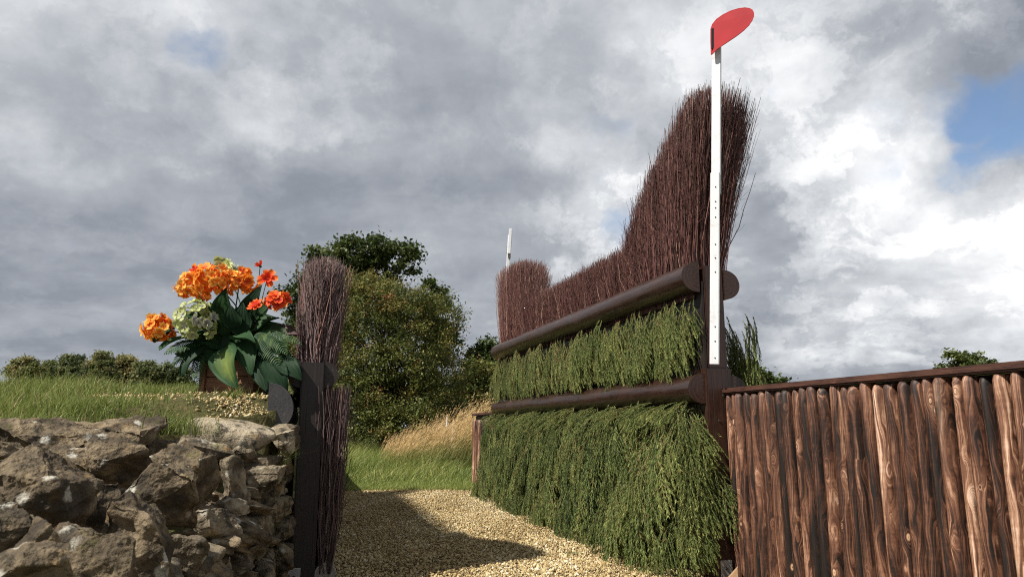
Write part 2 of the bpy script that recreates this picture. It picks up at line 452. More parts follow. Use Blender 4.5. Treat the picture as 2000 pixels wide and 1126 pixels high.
def petal_mat(name, stops):
    m, t, o = new_mat(name)
    f = attr(t, 'tint')
    f = t.math('ADD', f, t.math('MULTIPLY', t.math('SUBTRACT', objrand(t), .5), .62), clamp=True)
    principled(t, o, t.ramp(f, stops), .6, spec=.25, trans=.25)
    return m
MATS['pet_or'] = petal_mat('orange_petals', [(0, (.62, .05, .012)), (.35, (.78, .14, .014)), (.65, (.86, .27, .025)), (1, (.90, .48, .09))])
MATS['pet_red'] = petal_mat('red_orange_petals', [(0, (.42, .018, .008)), (.45, (.68, .05, .015)), (.8, (.80, .14, .02)), (1, (.86, .36, .05))])
MATS['pet_gr'] = petal_mat('pale_green_petals', [(0, (.20, .19, .21)), (.35, (.36, .35, .33)), (.65, (.42, .45, .22)), (1, (.45, .50, .17))])
def leaf_mat(name, dark, mid, pale):
    m, t, o = new_mat(name)
    f = t.math('ADD', attr(t, 'tint'), t.math('MULTIPLY', t.math('SUBTRACT', t.noise(objco(t), 22, 4), .5), .35), clamp=True)
    principled(t, o, t.ramp(f, [(0, dark), (.45, mid), (1, pale)]), .6, t.noise(objco(t), 60, 3), .25, .003, .14, trans=.10)
    return m
MATS['hosta'] = leaf_mat('silk_hosta_leaf', (.010, .030, .012), (.022, .058, .020), (.16, .20, .045))
MATS['darkleaf'] = leaf_mat('dark_silk_leaf', (.006, .018, .008), (.011, .032, .013), (.022, .055, .02))
MATS['purple'] = leaf_mat('purple_silk_leaf', (.03, .01, .014), (.07, .03, .045), (.16, .15, .09))
MATS['stem'] = plain('green_plastic_stem', (.03, .07, .025), .5)

# ------------------------------------------------------------------ ground levels
def gz(Y): return max(0.0, .013 * (Y - 6.0)) if Y < 14 else .104 + .012 * (Y - 14)
U = np.array([-.2751, .9614, 0.0]); W = np.array([.9614, .2751, 0.0]); Zv = np.array([0, 0, 1.0])
A0 = np.array([1.625, 5.866, 0.0])       # foot of the near post of the big brush fence
B0 = np.array([-1.535, 5.55, 0.0])       # foot of the near post of the low fence
def F3(a, v, z): return Vector(A0 + a * U + v * W + z * Zv)
def L3(a, v, z): return Vector(B0 + a * U + v * W + z * Zv)
def wall_x(Y): return -1.56 + .175 * (5.2 - Y)
def edge_x(Y):
    e0 = -1.90 - .21 * (5.2 - Y); e1 = B0[0] - .2861 * (Y - B0[1]) - .16
    t = min(1, max(0, (Y - 4.7) / .7)); t = t * t * (3 - 2 * t)
    return e0 * (1 - t) + e1 * t
def bank_z(X, Y):
    z = 1.06 + .135 * (Y - 3.0) if Y < 5.6 else 1.411 + .11 * (1 - math.exp(-(Y - 5.6) / 1.2))
    if Y > 12: z -= .02 * (Y - 12)
    z += .04 * mnoise.noise(Vector((X * .9, Y * .9, 0))) + .025 * mnoise.noise(Vector((X * 3, Y * 3, 3)))
    d = edge_x(Y) - X
    z -= .12 * math.exp(-(max(d, 0) / .18) ** 2) * (1 if Y < 5.2 else .3)
    return z

# ground sheet to the horizon
def meadow():
    ys = np.concatenate([np.linspace(-6, 12, 19), np.linspace(13, 40, 28), np.geomspace(44, 1500, 22)])
    xs = np.concatenate([-np.geomspace(1500, 22, 20), np.linspace(-20, 20, 41), np.geomspace(22, 1500, 20)])
    V = [(x, y, (gz(min(y, 60)) - .03 + (.06 * mnoise.noise(Vector((x * .3, y * .3, 0))) if y > 14 else 0)) if y > 0 else -.03) for y in ys for x in xs]
    nx = len(xs)
    Fq = [(j * nx + i, j * nx + i + 1, (j + 1) * nx + i + 1, (j + 1) * nx + i) for j in range(len(ys) - 1) for i in range(nx - 1)]
    o = link('meadow', np_mesh('meadow', np.array(V), np.array(Fq), MATS['meadow'], smooth=True))
    tag(o, 'green meadow behind the fences reaching to the trees', 'meadow', kind='structure')
meadow()

def gravel_path():
    bm = bmesh.new()
    ys = [-1, 1, 2, 3, 4, 5, 6, 7, 8, 9, 10, 11, 12, 12.8]
    rows = []
    for y in ys:
        x0 = B0[0] - .2861 * (y - B0[1]) - .3; x1 = A0[0] - .2861 * (y - A0[1]) + .25
        if y == 12.8: pass
        rows.append([bm.verts.new((x0 + (x1 - x0) * i / 8, y, gz(y) + .004 + .02 * mnoise.noise(Vector((x0 + (x1 - x0) * i / 8, y, 9))))) for i in range(9)])
    for r0, r1 in zip(rows, rows[1:]):
        for i in range(8): bm.faces.new((r0[i], r0[i + 1], r1[i + 1], r1[i]))
    o = link('path', bm_mesh('path', bm, MATS['gravel_bed'], True))
    tag(o, 'golden gravel path running between the two brush fences', 'path', kind='structure')
gravel_path()

def ico():
    p = (1 + 5 ** .5) / 2
    v = np.array([(-1, p, 0), (1, p, 0), (-1, -p, 0), (1, -p, 0), (0, -1, p), (0, 1, p), (0, -1, -p), (0, 1, -p), (p, 0, -1), (p, 0, 1), (-p, 0, -1), (-p, 0, 1)], float)
    v /= np.linalg.norm(v[0])
    f = np.array([(0, 11, 5), (0, 5, 1), (0, 1, 7), (0, 7, 10), (0, 10, 11), (1, 5, 9), (5, 11, 4), (11, 10, 2), (10, 7, 6), (7, 1, 8), (3, 9, 4), (3, 4, 2), (3, 2, 6), (3, 6, 8), (3, 8, 9), (4, 9, 5), (2, 4, 11), (6, 2, 10), (8, 6, 7), (9, 8, 1)])
    return v, f
OCT = (np.array([(1, 0, 0), (-1, 0, 0), (0, 1, 0), (0, -1, 0), (0, 0, 1), (0, 0, -1)], float),
       np.array([(0, 2, 4), (2, 1, 4), (1, 3, 4), (3, 0, 4), (2, 0, 5), (1, 2, 5), (3, 1, 5), (0, 3, 5)]))

def rot_rand(n, rng):
    q = rng.normal(size=(n, 4)); q /= np.linalg.norm(q, axis=1, keepdims=True)
    a, b, c, d = q.T
    return np.stack([1 - 2 * (c * c + d * d), 2 * (b * c - a * d), 2 * (b * d + a * c), 2 * (b * c + a * d), 1 - 2 * (b * b + d * d), 2 * (c * d - a * b), 2 * (b * d - a * c), 2 * (c * d + a * b), 1 - 2 * (b * b + c * c)], -1).reshape(n, 3, 3)

def pebbles(pos, size, tpl, rng):
    v, f = tpl; n = len(pos)
    jit = 1 + rng.uniform(-.28, .28, (n, len(v), 1))
    sc = np.stack([rng.uniform(.7, 1.35, n), rng.uniform(.6, 1.0, n), rng.uniform(.45, .8, n)], -1)
    P = v[None] * jit * sc[:, None, :] * size[:, None, None]
    P = np.einsum('nij,nkj->nki', rot_rand(n, rng), P) + pos[:, None, :]
    Fc = (f[None] + (np.arange(n) * len(v))[:, None, None]).reshape(-1, 3)
    tint = np.repeat(np.clip(rng.beta(2.2, 1.7, n), 0, 1), len(v))
    return P.reshape(-1, 3), Fc, tint

def build_gravel():
    rng = np.random.default_rng(3)
    def scatter(n, y0, y1):
        y = rng.uniform(y0, y1, n)
        xl = B0[0] - .2861 * (y - B0[1]) - .05; xr = A0[0] - .2861 * (y - A0[1]) - .1
        x = xl + (xr - xl) * rng.random(n)
        z = np.array([gz(b) + .006 + .02 * mnoise.noise(Vector((a, b, 9))) for a, b in zip(x, y)])
        return np.stack([x, y, z], -1)
    parts = []; tints = []
    for n, y0, y1, tpl in ((29000, 4.6, 7.6, ico()), (23000, 7.6, 10.0, OCT), (20000, 10.0, 13.1, OCT)):
        P = scatter(n, y0, y1); s = np.clip(rng.lognormal(math.log(.0088), .40, n), .004, .025)
        P[:, 2] += rng.uniform(0, .012, n)
        V, Fc, t = pebbles(P, s, tpl, rng); parts.append((V, Fc)); tints.append(t)
    V, Fc = merge(parts)
    tt = np.concatenate(tints); grp = 6
    pat = np.array([mnoise.noise(Vector((v[0] * 1.3, v[1] * .55, 21))) + .6 * mnoise.noise(Vector((v[0] * 4, v[1] * 2.2, 5))) for v in V[::grp]])
    tt = np.clip(tt + .17 * np.repeat(pat, grp)[:len(tt)], 0, 1)
    o = link('gravel', np_mesh('gravel', V, Fc, MATS['pebble'], {'tint': tt}))
    tag(o, 'loose golden gravel covering the path between the fences', 'gravel', kind='stuff')
build_gravel()

def build_bank():
    ys = np.concatenate([np.linspace(.2, 9, 60), np.linspace(9.4, 34, 40)])
    ss = np.concatenate([[0, 0], np.linspace(.04, 3, 34), np.geomspace(3.3, 60, 18)])
    V = []
    for y in ys:
        for k, s in enumerate(ss):
            x = edge_x(y) - s
            V.append((x, y, -.1 if k == 0 else bank_z(x, y)))
    n = len(ss)
    Fq = [(j * n + i, (j + 1) * n + i, (j + 1) * n + i + 1, j * n + i + 1) for j in range(len(ys) - 1) for i in range(n - 1)]
    o = link('bank', np_mesh('bank', np.array(V), np.array(Fq), MATS['earth'], smooth=True))
    tag(o, 'raised turf bank behind the dry stone wall', 'bank', kind='structure')
build_bank()

# ------------------------------------------------------------------ grass
def blades(pos, length, width, lean_dir, lean, rng, seg=3):
    """curved blades: pos (N,3), returns V, tri F"""
    n = len(pos)
    ang = rng.uniform(0, 2 * np.pi, n)
    side = np.stack([np.cos(ang), np.sin(ang), np.zeros(n)], -1)
    t = np.linspace(0, 1, seg + 1)
    P = pos[:, None, :] + np.array([0, 0, 1.0])[None, None] * (length[:, None] * (t - .35 * lean[:, None] * t ** 2)[:, :])[..., None]
    P = P + lean_dir[:, None, :] * (length[:, None] * lean[:, None] * t[None] ** 2)[..., None]
    wv = side[:, None, :] * (width[:, None] * (1 - t[None] ** 1.5) * .5)[..., None]
    L = P - wv; R = P + wv
    V = np.stack([L, R], 2).reshape(n, -1, 3)          # 2*(seg+1)
    k = 2 * (seg + 1)
    fl = []
    for i in range(seg):
        a = 2 * i
        fl += [(a, a + 1, a + 3), (a, a + 3, a + 2)] if i < seg - 1 else [(a, a + 1, a + 2)]
    Fc = (np.array(fl)[None] + (np.arange(n) * k)[:, None, None]).reshape(-1, 3)
    return V.reshape(-1, 3), Fc, k

def dirs2(rng, n, bias=(0, 0), spread=1.0):
    a = rng.uniform(0, 2 * np.pi, n)
    d = np.stack([np.cos(a) * spread + bias[0], np.sin(a) * spread + bias[1], np.zeros(n)], -1)
    return d

def bank_grass():
    rng = np.random.default_rng(5)
    N = 75000
    y = np.concatenate([rng.uniform(2.0, 6.5, int(N * .6)), rng.uniform(6.5, 10.5, N - int(N * .6))])
    s = rng.random(N) ** 1.3 * np.where(y < 6.5, 4.2, 8.0)
    x = np.array([edge_x(b) for b in y]) - s - .03
    dens = np.array([mnoise.noise(Vector((a * 1.7, b * 1.7, 1.0))) for a, b in zip(x, y)])
    dpl = np.hypot((x + 2.05) / .8, (y - 5.35) / .75)                    # trodden ground before the planter
    dp2 = np.hypot((x + 2.75) / .45, (y - 5.5) / .45)
    keep = (rng.random(N) < np.clip(.75 + dens * .9, .2, 1)) & (rng.random(N) < np.clip((dpl - .55) * 1.6, .06, 1)) & (rng.random(N) < np.clip((dp2 - .3) * 1.4, .15, 1))
    x, y, dens = x[keep], y[keep], dens[keep]; n = len(x)
    z = np.array([bank_z(a, b) for a, b in zip(x, y)]) - .01
    far_left = np.clip((-x - 2.0) / 2.0, 0, 1)
    ln = rng.uniform(.035, .08, n) * (1 + far_left * 1.1) * np.clip(1 + dens, .5, 1.6)
    tall = rng.random(n) < .03; ln[tall] *= 2.0
    V, Fc, k = blades(np.stack([x, y, z], -1), ln, rng.uniform(.003, .0065, n) * (1 + .05 * y), dirs2(rng, n, (.35, -.1)), rng.uniform(.15, .9, n), rng)
    tint = np.clip(rng.normal(.45, .2, n) + dens * .15 + (rng.random(n) < .08) * .45, 0, 1)
    o = link('grass', np_mesh('grass', V, Fc, MATS['blade'], {'tint': np.repeat(tint, k)}))
    tag(o, 'rough green grass on the bank above the stone wall', 'grass', kind='stuff')
bank_grass()

def tufts():
    """single tufts beside and on the wall"""
    rng = np.random.default_rng(9)
    specs = [((322, 838), 4.15, 330, .16, 'green tuft of grass between the mound stone and the pale slab'),
             ((548, 902), 4.75, 60, .12, 'small grass tuft growing from the wall face beside the dark post'),
             ((20, 838), 3.75, 320, .13, 'long grass tuft at the wall top beside the long wedge stone'),
             ((455, 772), 5.2, 120, .10, 'short grass tuft in front of the wooden planter box'),
             ((150, 800), 4.3, 420, .13, 'grass tuft behind the top stones of the wall')]
    for (p, Y, n, ln, lab) in specs:
        c = pix(*p, Y)
        r = .03 if n < 150 else .11
        pos = np.array(c)[None] + np.stack([rng.normal(0, r, n), rng.normal(0, r, n), np.full(n, -.03)], -1)
        V, Fc, k = blades(pos, rng.uniform(.6, 1.4, n) * ln, rng.uniform(.003, .006, n), dirs2(rng, n, (.3 if n > 100 else .7, -.2)), rng.uniform(.2, 1.0, n), rng)
        o = link('grass_tuft', np_mesh('grass_tuft', V, Fc, MATS['blade'], {'tint': np.repeat(np.clip(rng.normal(.42, .2, n), 0, 1), k)}))
        tag(o, lab, 'grass tuft', 'grass tufts by the wall')
tufts()

def meadow_grass():
    rng = np.random.default_rng(6)
    # lawn at the end of the gravel, then long grass
    N = 52000
    y = 12.65 + rng.random(N) ** 1.4 * 10
    x = -.06 * y + rng.uniform(-3.6, 1.6, N)
    far = np.clip((y - 13.4) / 2.2, 0, 1)
    nn = np.array([mnoise.noise(Vector((a * .8, b * .8, 4))) for a, b in zip(x, y)])
    ln = (.10 + far * (.46 + .3 * nn)) * rng.uniform(.6, 1.3, N)
    V, Fc, k = blades(np.stack([x, y, np.array([gz(b) for b in y]) - .03], -1), ln, rng.uniform(.008, .022, N), dirs2(rng, N, (.7, 0)), rng.uniform(.2, .8, N), rng)
    tint = np.clip(rng.normal(.5, .27, N) + nn * .3, 0, 1)
    o = link('meadow_grass', np_mesh('meadow_grass', V, Fc, MATS['blade_m'], {'tint': np.repeat(tint, k)}))
    tag(o, 'long green meadow grass at the end of the gravel path', 'grass', kind='stuff')
    n = 30000
    y = 12.6 + rng.random(n) * 2.6; x = -.06 * y + rng.uniform(-3.2, 1.4, n)
    V, Fc, k = blades(np.stack([x, y, np.array([gz(b) for b in y]) - .03], -1), rng.uniform(.07, .17, n), rng.uniform(.007, .013, n), dirs2(rng, n, (.3, -.2)), rng.uniform(.2, .9, n), rng)
    o = link('lawn_grass', np_mesh('lawn_grass', V, Fc, MATS['blade_m'], {'tint': np.repeat(np.clip(rng.normal(.5, .22, n), 0, 1), k)}))
    tag(o, 'short grass along the end of the gravel path', 'grass', kind='stuff')
    # dry seeding grass leaning to the side
    n = 2600
    y = rng.uniform(15.2, 19.5, n)
    x = (-.3 - 2.75 * rng.random(n) ** 1.25) * (y / 16.5)
    nn = np.array([mnoise.noise(Vector((a * 1.3, b * 1.3, 14))) for a, b in zip(x, y)])
    pxs = x / y
    hgt = np.clip(.82 + .85 * np.clip((pxs + .185) / .11, 0, 1) + .2 * nn, .5, 1.8) * rng.uniform(.75, 1.12, n)
    lean = rng.uniform(.2, .8, n)
    V, Fc, k = blades(np.stack([x, y, np.array([gz(b) for b in y]) - .03], -1), hgt, rng.uniform(.006, .014, n), dirs2(rng, n, (1.0, -.1), .35), lean, rng, 4)
    tt = np.linspace(0, 1, 5)
    tint = (np.clip(np.repeat(tt, 2)[None] * .85 + rng.normal(-.1, .12, (n, 1)), 0, 1)).ravel()
    parts = [(V, Fc)]; tints = [tint]
    # plumes at the tips
    tips = V.reshape(n, k, 3)[:, -2:].mean(1); below = V.reshape(n, k, 3)[:, -4:-2].mean(1)
    for j in range(7):
        u = rng.uniform(.0, 1.1, n)[:, None]
        c = below + (tips - below) * (.15 + u)
        V2, F2, k2 = blades(c, rng.uniform(.03, .09, n), rng.uniform(.008, .016, n), dirs2(rng, n, (1, 0), .5), rng.uniform(.3, 1, n), rng, 1)
        parts.append((V2, F2)); tints.append(np.repeat(np.clip(rng.normal(.78, .15, n), 0, 1), k2))
    V, Fc = merge(parts)
    o = link('dry_grass', np_mesh('dry_grass', V, Fc, MATS['dry'], {'tint': np.concatenate(tints)}))
    tag(o, 'tall golden seeding grass leaning over beyond the gravel', 'grass', kind='stuff')
meadow_grass()

# ------------------------------------------------------------------ trees
def leaf_quads(C, size, rng, up=.4):
    n = len(C)
    nrm = rng.normal(size=(n, 3)); nrm[:, 2] = np.abs(nrm[:, 2]) + up; nrm /= np.linalg.norm(nrm, axis=1, keepdims=True)
    r = rng.normal(size=(n, 3)); a = np.cross(nrm, r); a /= np.linalg.norm(a, axis=1, keepdims=True); b = np.cross(nrm, a)
    s = size[:, None]
    V = np.stack([C - a * s, C - b * s * .55 + nrm * s * .12, C + a * s, C + b * s * .55 + nrm * s * .12], 1)
    Fc = np.arange(n * 4).reshape(n, 4)
    return V.reshape(-1, 3), Fc

def tree(name, label, base, lobes, n_sub, sub_r, n_leaf, leaf, mat, trunk_r, seed, group=None, cat='tree', shoots=0, tint_mu=.45, tint_sd=.2, stems=1, fill=.75):
    rng = np.random.default_rng(seed)
    base = Vector(base)
    root = empty(name, base, label, cat, group)
    L = np.array([l[0] for l in lobes], float); R = np.array([l[1] for l in lobes], float)
    wgt = (R.prod(1)) ** (2 / 3); wgt /= wgt.sum()
    k = rng.choice(len(L), n_sub, p=wgt)
    d = rng.normal(size=(n_sub, 3)); d /= np.linalg.norm(d, axis=1, keepdims=True)
    d[:, 2] = np.where(d[:, 2] < -.6, -d[:, 2], d[:, 2])
    rad = np.where(rng.random(n_sub) < fill, rng.uniform(.80, 1.06, n_sub), rng.uniform(.3, .8, n_sub))
    S = L[k] + d * R[k] * rad[:, None]
    S[:, 2] = np.maximum(S[:, 2], base.z + .1 + .25 * rng.random(n_sub))
    sub_t = rng.normal(0, tint_sd * .85, n_sub)
    ks = rng.integers(0, n_sub, n_leaf)
    off = rng.normal(size=(n_leaf, 3)) * sub_r * np.array([1, 1, .62]) * rng.uniform(.5, 1.1, (n_leaf, 1))
    C = S[ks] + off
    tint = tint_mu + sub_t[ks] + rng.normal(0, tint_sd * .38, n_leaf)
    sz = leaf * rng.uniform(.6, 1.3, n_leaf)
    parts = []
    branch = []
    if shoots:
        kk = rng.integers(0, n_sub, shoots)
        dd = d[kk] + np.array([0, 0, .35]) + rng.normal(0, .35, (shoots, 3)); dd /= np.linalg.norm(dd, axis=1, keepdims=True)
        ln = rng.uniform(.25, .85, shoots)
        m = 14
        t = np.linspace(0, 1, m)
        P = S[kk][:, None] + dd[:, None] * (ln[:, None] * t)[..., None]
        P[..., 2] -= (ln[:, None] * .35 * t ** 2)
        C2 = (P + rng.normal(0, .028, P.shape)).reshape(-1, 3)
        C = np.concatenate([C, C2]); tint = np.concatenate([tint, np.repeat(tint_mu + .05 + rng.normal(0, tint_sd, shoots), m)])
        sz = np.concatenate([sz, leaf * rng.uniform(.5, .95, len(C2))])
        branch.append(tubes(P[:, ::4], np.linspace(.006, .002, 4)[None].repeat(shoots, 0)))
    V, Fc = leaf_quads(C, sz, rng)
    crown = link('crown', np_mesh('crown', V, Fc, mat, {'tint': np.repeat(np.clip(tint, 0, 1), 4)}), root)
    crown['kind'] = 'stuff'
    # trunk with limbs
    top = L.mean(0); b = np.array(base)
    pr, rr = [], []
    for s in range(stems):
        o = rng.normal(0, trunk_r * 1.2, 3) * (stems > 1); o[2] = 0
        tgt = top + rng.normal(0, .25, 3) * R.mean(0)
        t = np.linspace(0, 1, 6)[:, None]
        P = b + o + (tgt - b - o) * t + rng.normal(0, .12, (6, 3)) * trunk_r * 3 * t
        pr.append(P); rr.append(trunk_r * (1 - .65 * t[:, 0]))
    nl = min(n_sub, 70)
    for i in rng.choice(n_sub, nl, replace=False):
        st = pr[rng.integers(0, stems)]; j = rng.integers(2, 6)
        p0 = st[j]; t = np.linspace(0, 1, 6)[:, None]
        P = p0 + (S[i] - p0) * t; P[:, 2] += np.sin(t[:, 0] * np.pi) * .08 * np.linalg.norm(S[i] - p0)
        P += rng.normal(0, .02, P.shape) * np.linalg.norm(S[i] - p0) * np.array([0, 1, 1, 1, 1, 0])[:, None]
        pr.append(P); rr.append(np.linspace(.3, .05, 6) * trunk_r)
    Vt, Ft = tubes(np.array(pr), np.array(rr), 6)
    link('trunk', np_mesh('trunk', Vt, Ft, MATS['bark'], smooth=True), root)
    if branch:
        Vb, Fb = branch[0]
        bo = link('branch', np_mesh('branch', Vb, Fb, MATS['bark']), root); bo['kind'] = 'stuff'
    return root

def lobes_px(lst, Y, dy=1.0):
    """lobes given as pixel centre and pixel radii at distance Y"""
    out = []
    for (px, py, rx, ry, off) in lst:
        c = pix(px, py, Y + off); k = (Y + off) / FPX
        out.append((tuple(c), (rx * k, (rx + ry) * .5 * k * dy, ry * k)))
    return out

# hawthorn
hY = 21.0
tree('hawthorn_bush', 'broad olive and russet hawthorn bush with red berries beyond the gravel', (pix(755, 850, hY).x, hY, gz(hY)),
     lobes_px([(735, 640, 110, 100, 0), (790, 660, 95, 95, -.3), (680, 700, 90, 110, -.2), (820, 720, 85, 95, .2), (750, 770, 120, 90, -.8), (860, 770, 70, 80, .6), (640, 780, 80, 80, 0), (700, 590, 70, 48, .3), (860, 630, 40, 55, .2), (690, 835, 90, 50, -1.2), (790, 840, 90, 45, -1.4), (880, 830, 60, 50, 0), (740, 830, 120, 50, .6)], hY),
     1000, .19, 105000, .037, MATS['haw'], .14, 21, cat='bush', shoots=1100, tint_mu=.35, tint_sd=.19, stems=5)
oY = 40.0
tree('oak_tree', 'tall dark green oak tree with open crown behind the hawthorn', (pix(690, 850, oY).x, oY, gz(oY)),
     lobes_px([(760, 505, 55, 42, 0), (700, 510, 50, 40, .5), (640, 530, 50, 50, 0), (605, 590, 50, 55, -.5), (800, 500, 18, 24, 0), (590, 650, 40, 40, 0), (720, 590, 90, 60, 1), (640, 640, 60, 50, 1)], oY),
     190, .36, 26000, .13, MATS['oak'], .34, 22, tint_mu=.4, tint_sd=.2, fill=.6)
tree('oak_tree', 'small dark tree peeping over the right shoulder of the hawthorn', (pix(845, 850, 44).x, 44, gz(44)),
     lobes_px([(843, 580, 22, 34, 0), (848, 620, 34, 40, 0), (850, 680, 40, 50, 0)], 44), 60, .30, 9000, .13, MATS['oak'], .18, 23, tint_mu=.3, tint_sd=.15)
tree('oak_tree', 'dark green tree between the hawthorn and the far end of the brush fence', (pix(955, 850, 46).x, 46, gz(46)),
     lobes_px([(948, 690, 26, 26, 0), (965, 720, 40, 40, 0), (990, 700, 30, 30, 1)], 46), 60, .34, 9000, .15, MATS['oak'], .2, 24, tint_mu=.45, tint_sd=.2)
tree('hedge_bush', 'yellow green hedge bush beside the far end of the brush fence', (pix(930, 850, 25).x, 25, gz(25)),
     lobes_px([(920, 750, 40, 45, 0), (950, 770, 40, 55, .5), (900, 800, 45, 45, 0), (985, 790, 45, 50, 1), (940, 820, 60, 40, 0)], 25), 170, .2, 17000, .06, MATS['haw'], .1, 25, cat='bush', shoots=120, tint_mu=.38, tint_sd=.14)
tree('hedge_bush', 'dull olive hedge bush behind the planter flowers and the oak', (pix(560, 850, 30).x, 30, gz(30)),
     lobes_px([(560, 720, 60, 60, 0), (610, 760, 60, 60, 0), (500, 750, 50, 40, 0)], 30), 120, .26, 11000, .09, MATS['haw'], .1, 26, cat='bush', tint_mu=.3, tint_sd=.12)

tree('hedge_bush', 'dark hedge bush behind the foot of the hawthorn', (pix(800, 850, 29).x, 29, gz(29)),
     lobes_px([(700, 800, 70, 60, 0), (780, 800, 70, 60, 0), (860, 800, 70, 60, 0), (940, 810, 60, 60, 0)], 29), 150, .28, 16000, .09, MATS['haw'], .1, 27, cat='bush', tint_mu=.25, tint_sd=.1)

# far tree line on the left, one by one
far_specs = [(48, 720, 32, 24, 120, 'rounded autumn tree standing furthest along the left skyline', .62),
             (105, 722, 18, 20, 126, 'narrow dark tree second from the left on the skyline', .3),
             (140, 715, 26, 27, 122, 'dark bushy tree third from the left on the skyline', .28),
             (198, 710, 26, 28, 118, 'tall olive tree in the middle of the skyline row', .45),
             (245, 716, 24, 26, 124, 'tawny tree just right of the tall olive tree on the skyline', .68),
             (285, 724, 28, 24, 119, 'broad low tree left of the planter flowers on the skyline', .48),
             (340, 730, 36, 24, 121, 'low dark tree directly beside the planter flowers on the skyline', .25)]
for i, (px, py, rx, ry, Y, lab, mu) in enumerate(far_specs):
    rr = random.Random(i)
    lob = [(px, py, rx * .8, ry * .8, 0), (px - rx * .5, py + ry * .35, rx * .55, ry * .6, .5), (px + rx * .5, py + ry * .3, rx * .55, ry * .65, 0), (px + rx * .1, py + ry * .9, rx * .9, ry * .7, 0), (px, py + ry * 1.8, rx, ry, 0)]
    tree('skyline_tree', lab, (pix(px, 834, Y).x, Y, 1.5), lobes_px(lob, Y), 80, .52, 8500, .25, MATS['far'], .3, 40 + i, 'trees along the skyline', tint_mu=mu, tint_sd=.16)
tree('oak_tree', 'round oak crown showing above the stained cap of the log fence', (pix(1890, 834, 62).x, 62, 1.0),
     lobes_px([(1868, 712, 28, 24, 0), (1905, 716, 32, 22, 0), (1885, 735, 50, 28, 0), (1888, 770, 50, 40, 0)], 62), 80, .36, 8000, .17, MATS['oak'], .3, 61, tint_mu=.6, tint_sd=.22)
tree('oak_tree', 'low green tree beside the spruce sprays at the back of the brush fence', (pix(1490, 834, 42).x, 42, .8),
     lobes_px([(1480, 745, 26, 20, 0), (1505, 755, 36, 18, 0), (1450, 740, 30, 30, 0), (1490, 790, 50, 40, 0)], 42), 70, .3, 7000, .13, MATS['oak'], .2, 62, tint_mu=.5, tint_sd=.2)

# small pale things far off
def small_far():
    for (px, py, h, lab) in ((884, 826, .42, 'taller white marker post in the golden grass'), (873, 812, .3, 'short white marker post behind the golden grass')):
        Y = 17.6 if h > .4 else 18.4
        p = pix(px, py, Y)
        bm = bmesh.new(); add_box(bm, (-.02, -.02, -p.z + gz(Y)), (.02, .02, .0)); add_box(bm, (-.025, -.025, .001), (.025, .025, .02))
        bmesh.ops.bevel(bm, geom=list(bm.edges), offset=.008, segments=1, affect='EDGES')
        o = link('marker_post', bm_mesh('marker_post', bm, MATS['white'])); o.location = p
        tag(o, lab, 'post', 'white marker posts')
small_far()

# ------------------------------------------------------------------ rocks
def rock_mesh(name, dims, seed, mat, sub=4, rough=.045, strata=.03, round_=2, npt=16):
    rs = random.Random(seed)
    bm = bmesh.new()
    for i in range(npt):
        p = Vector([rs.uniform(-1, 1) for _ in range(3)])
        m = max(abs(c) for c in p); p = p / m * rs.uniform(.82, 1.0)
        p = p * .72 + p.normalized() * .28
        bm.verts.new(p * .5)
    bmesh.ops.convex_hull(bm, input=list(bm.verts))
    bmesh.ops.delete(bm, geom=[v for v in bm.verts if not v.link_faces], context='VERTS')
    bmesh.ops.triangulate(bm, faces=bm.faces)
    for v in bm.verts: v.co = Vector((v.co.x * dims[0], v.co.y * dims[1], v.co.z * dims[2]))
    # even out, then cut fine
    for it in range(sub):
        el = sorted(bm.edges, key=lambda e: -e.calc_length())
        mxl = el[0].calc_length()
        bmesh.ops.subdivide_edges(bm, edges=[e for e in bm.edges if e.calc_length() > mxl * .45], cuts=1, use_grid_fill=True)
        bmesh.ops.triangulate(bm, faces=[f for f in bm.faces if len(f.verts) > 3])
        if it < round_: bmesh.ops.smooth_vert(bm, verts=bm.verts, factor=.14 if round_ < 3 else .4, use_axis_x=True, use_axis_y=True, use_axis_z=True)
    sc = sum(dims) / 3
    off = Vector((seed * 3.7 % 50, seed * 1.3 % 50, seed * 7.1 % 50))
    for v in bm.verts:
        q = v.co / sc
        n = v.normal if v.normal.length > 0 else v.co.normalized()
        h = mnoise.fractal(q * 2.4 + off, .75, 2.2, 7) * rough * 1.15
        h -= abs(mnoise.noise(q * 4.1 + off)) * rough * .9
        layer = mnoise.noise(Vector((q.x * .5, q.y * .5, q.z * 7.0)) + off) * strata
        v.co += n * (h + layer * (1 - abs(n.z))) * sc
    bm.normal_update()
    return bm_mesh(name, bm, mat, True, 48)

wall = empty('dry_stone_wall', (-1.6, 4.0, 0), 'lichened dry stone retaining wall holding the grassy bank', 'wall')
def put_stone(px, py, wpx, hpx, Y, mat='stone', seed=1, tilt=(0, 0, 0), thick=1.0, rough=.045, strata=.03, back=0.35, npt=12, round_=1):
    k = Y / FPX * (1.28 if Y < 2.5 else 1.08)
    dims = (wpx * k * 1.12, max(wpx, hpx) * k * thick, hpx * k * 1.15)
    me = rock_mesh('stone', dims, seed, MATS[mat], 6, rough, strata, round_, npt)
    o = link('stone', me, wall)
    c = pix(px, py, Y + dims[1] * back)
    o.matrix_basis = Matrix.Translation(c) @ Matrix.Rotation(tilt[2], 4, 'Z') @ Matrix.Rotation(tilt[1], 4, 'Y') @ Matrix.Rotation(tilt[0], 4, 'X')
    return o

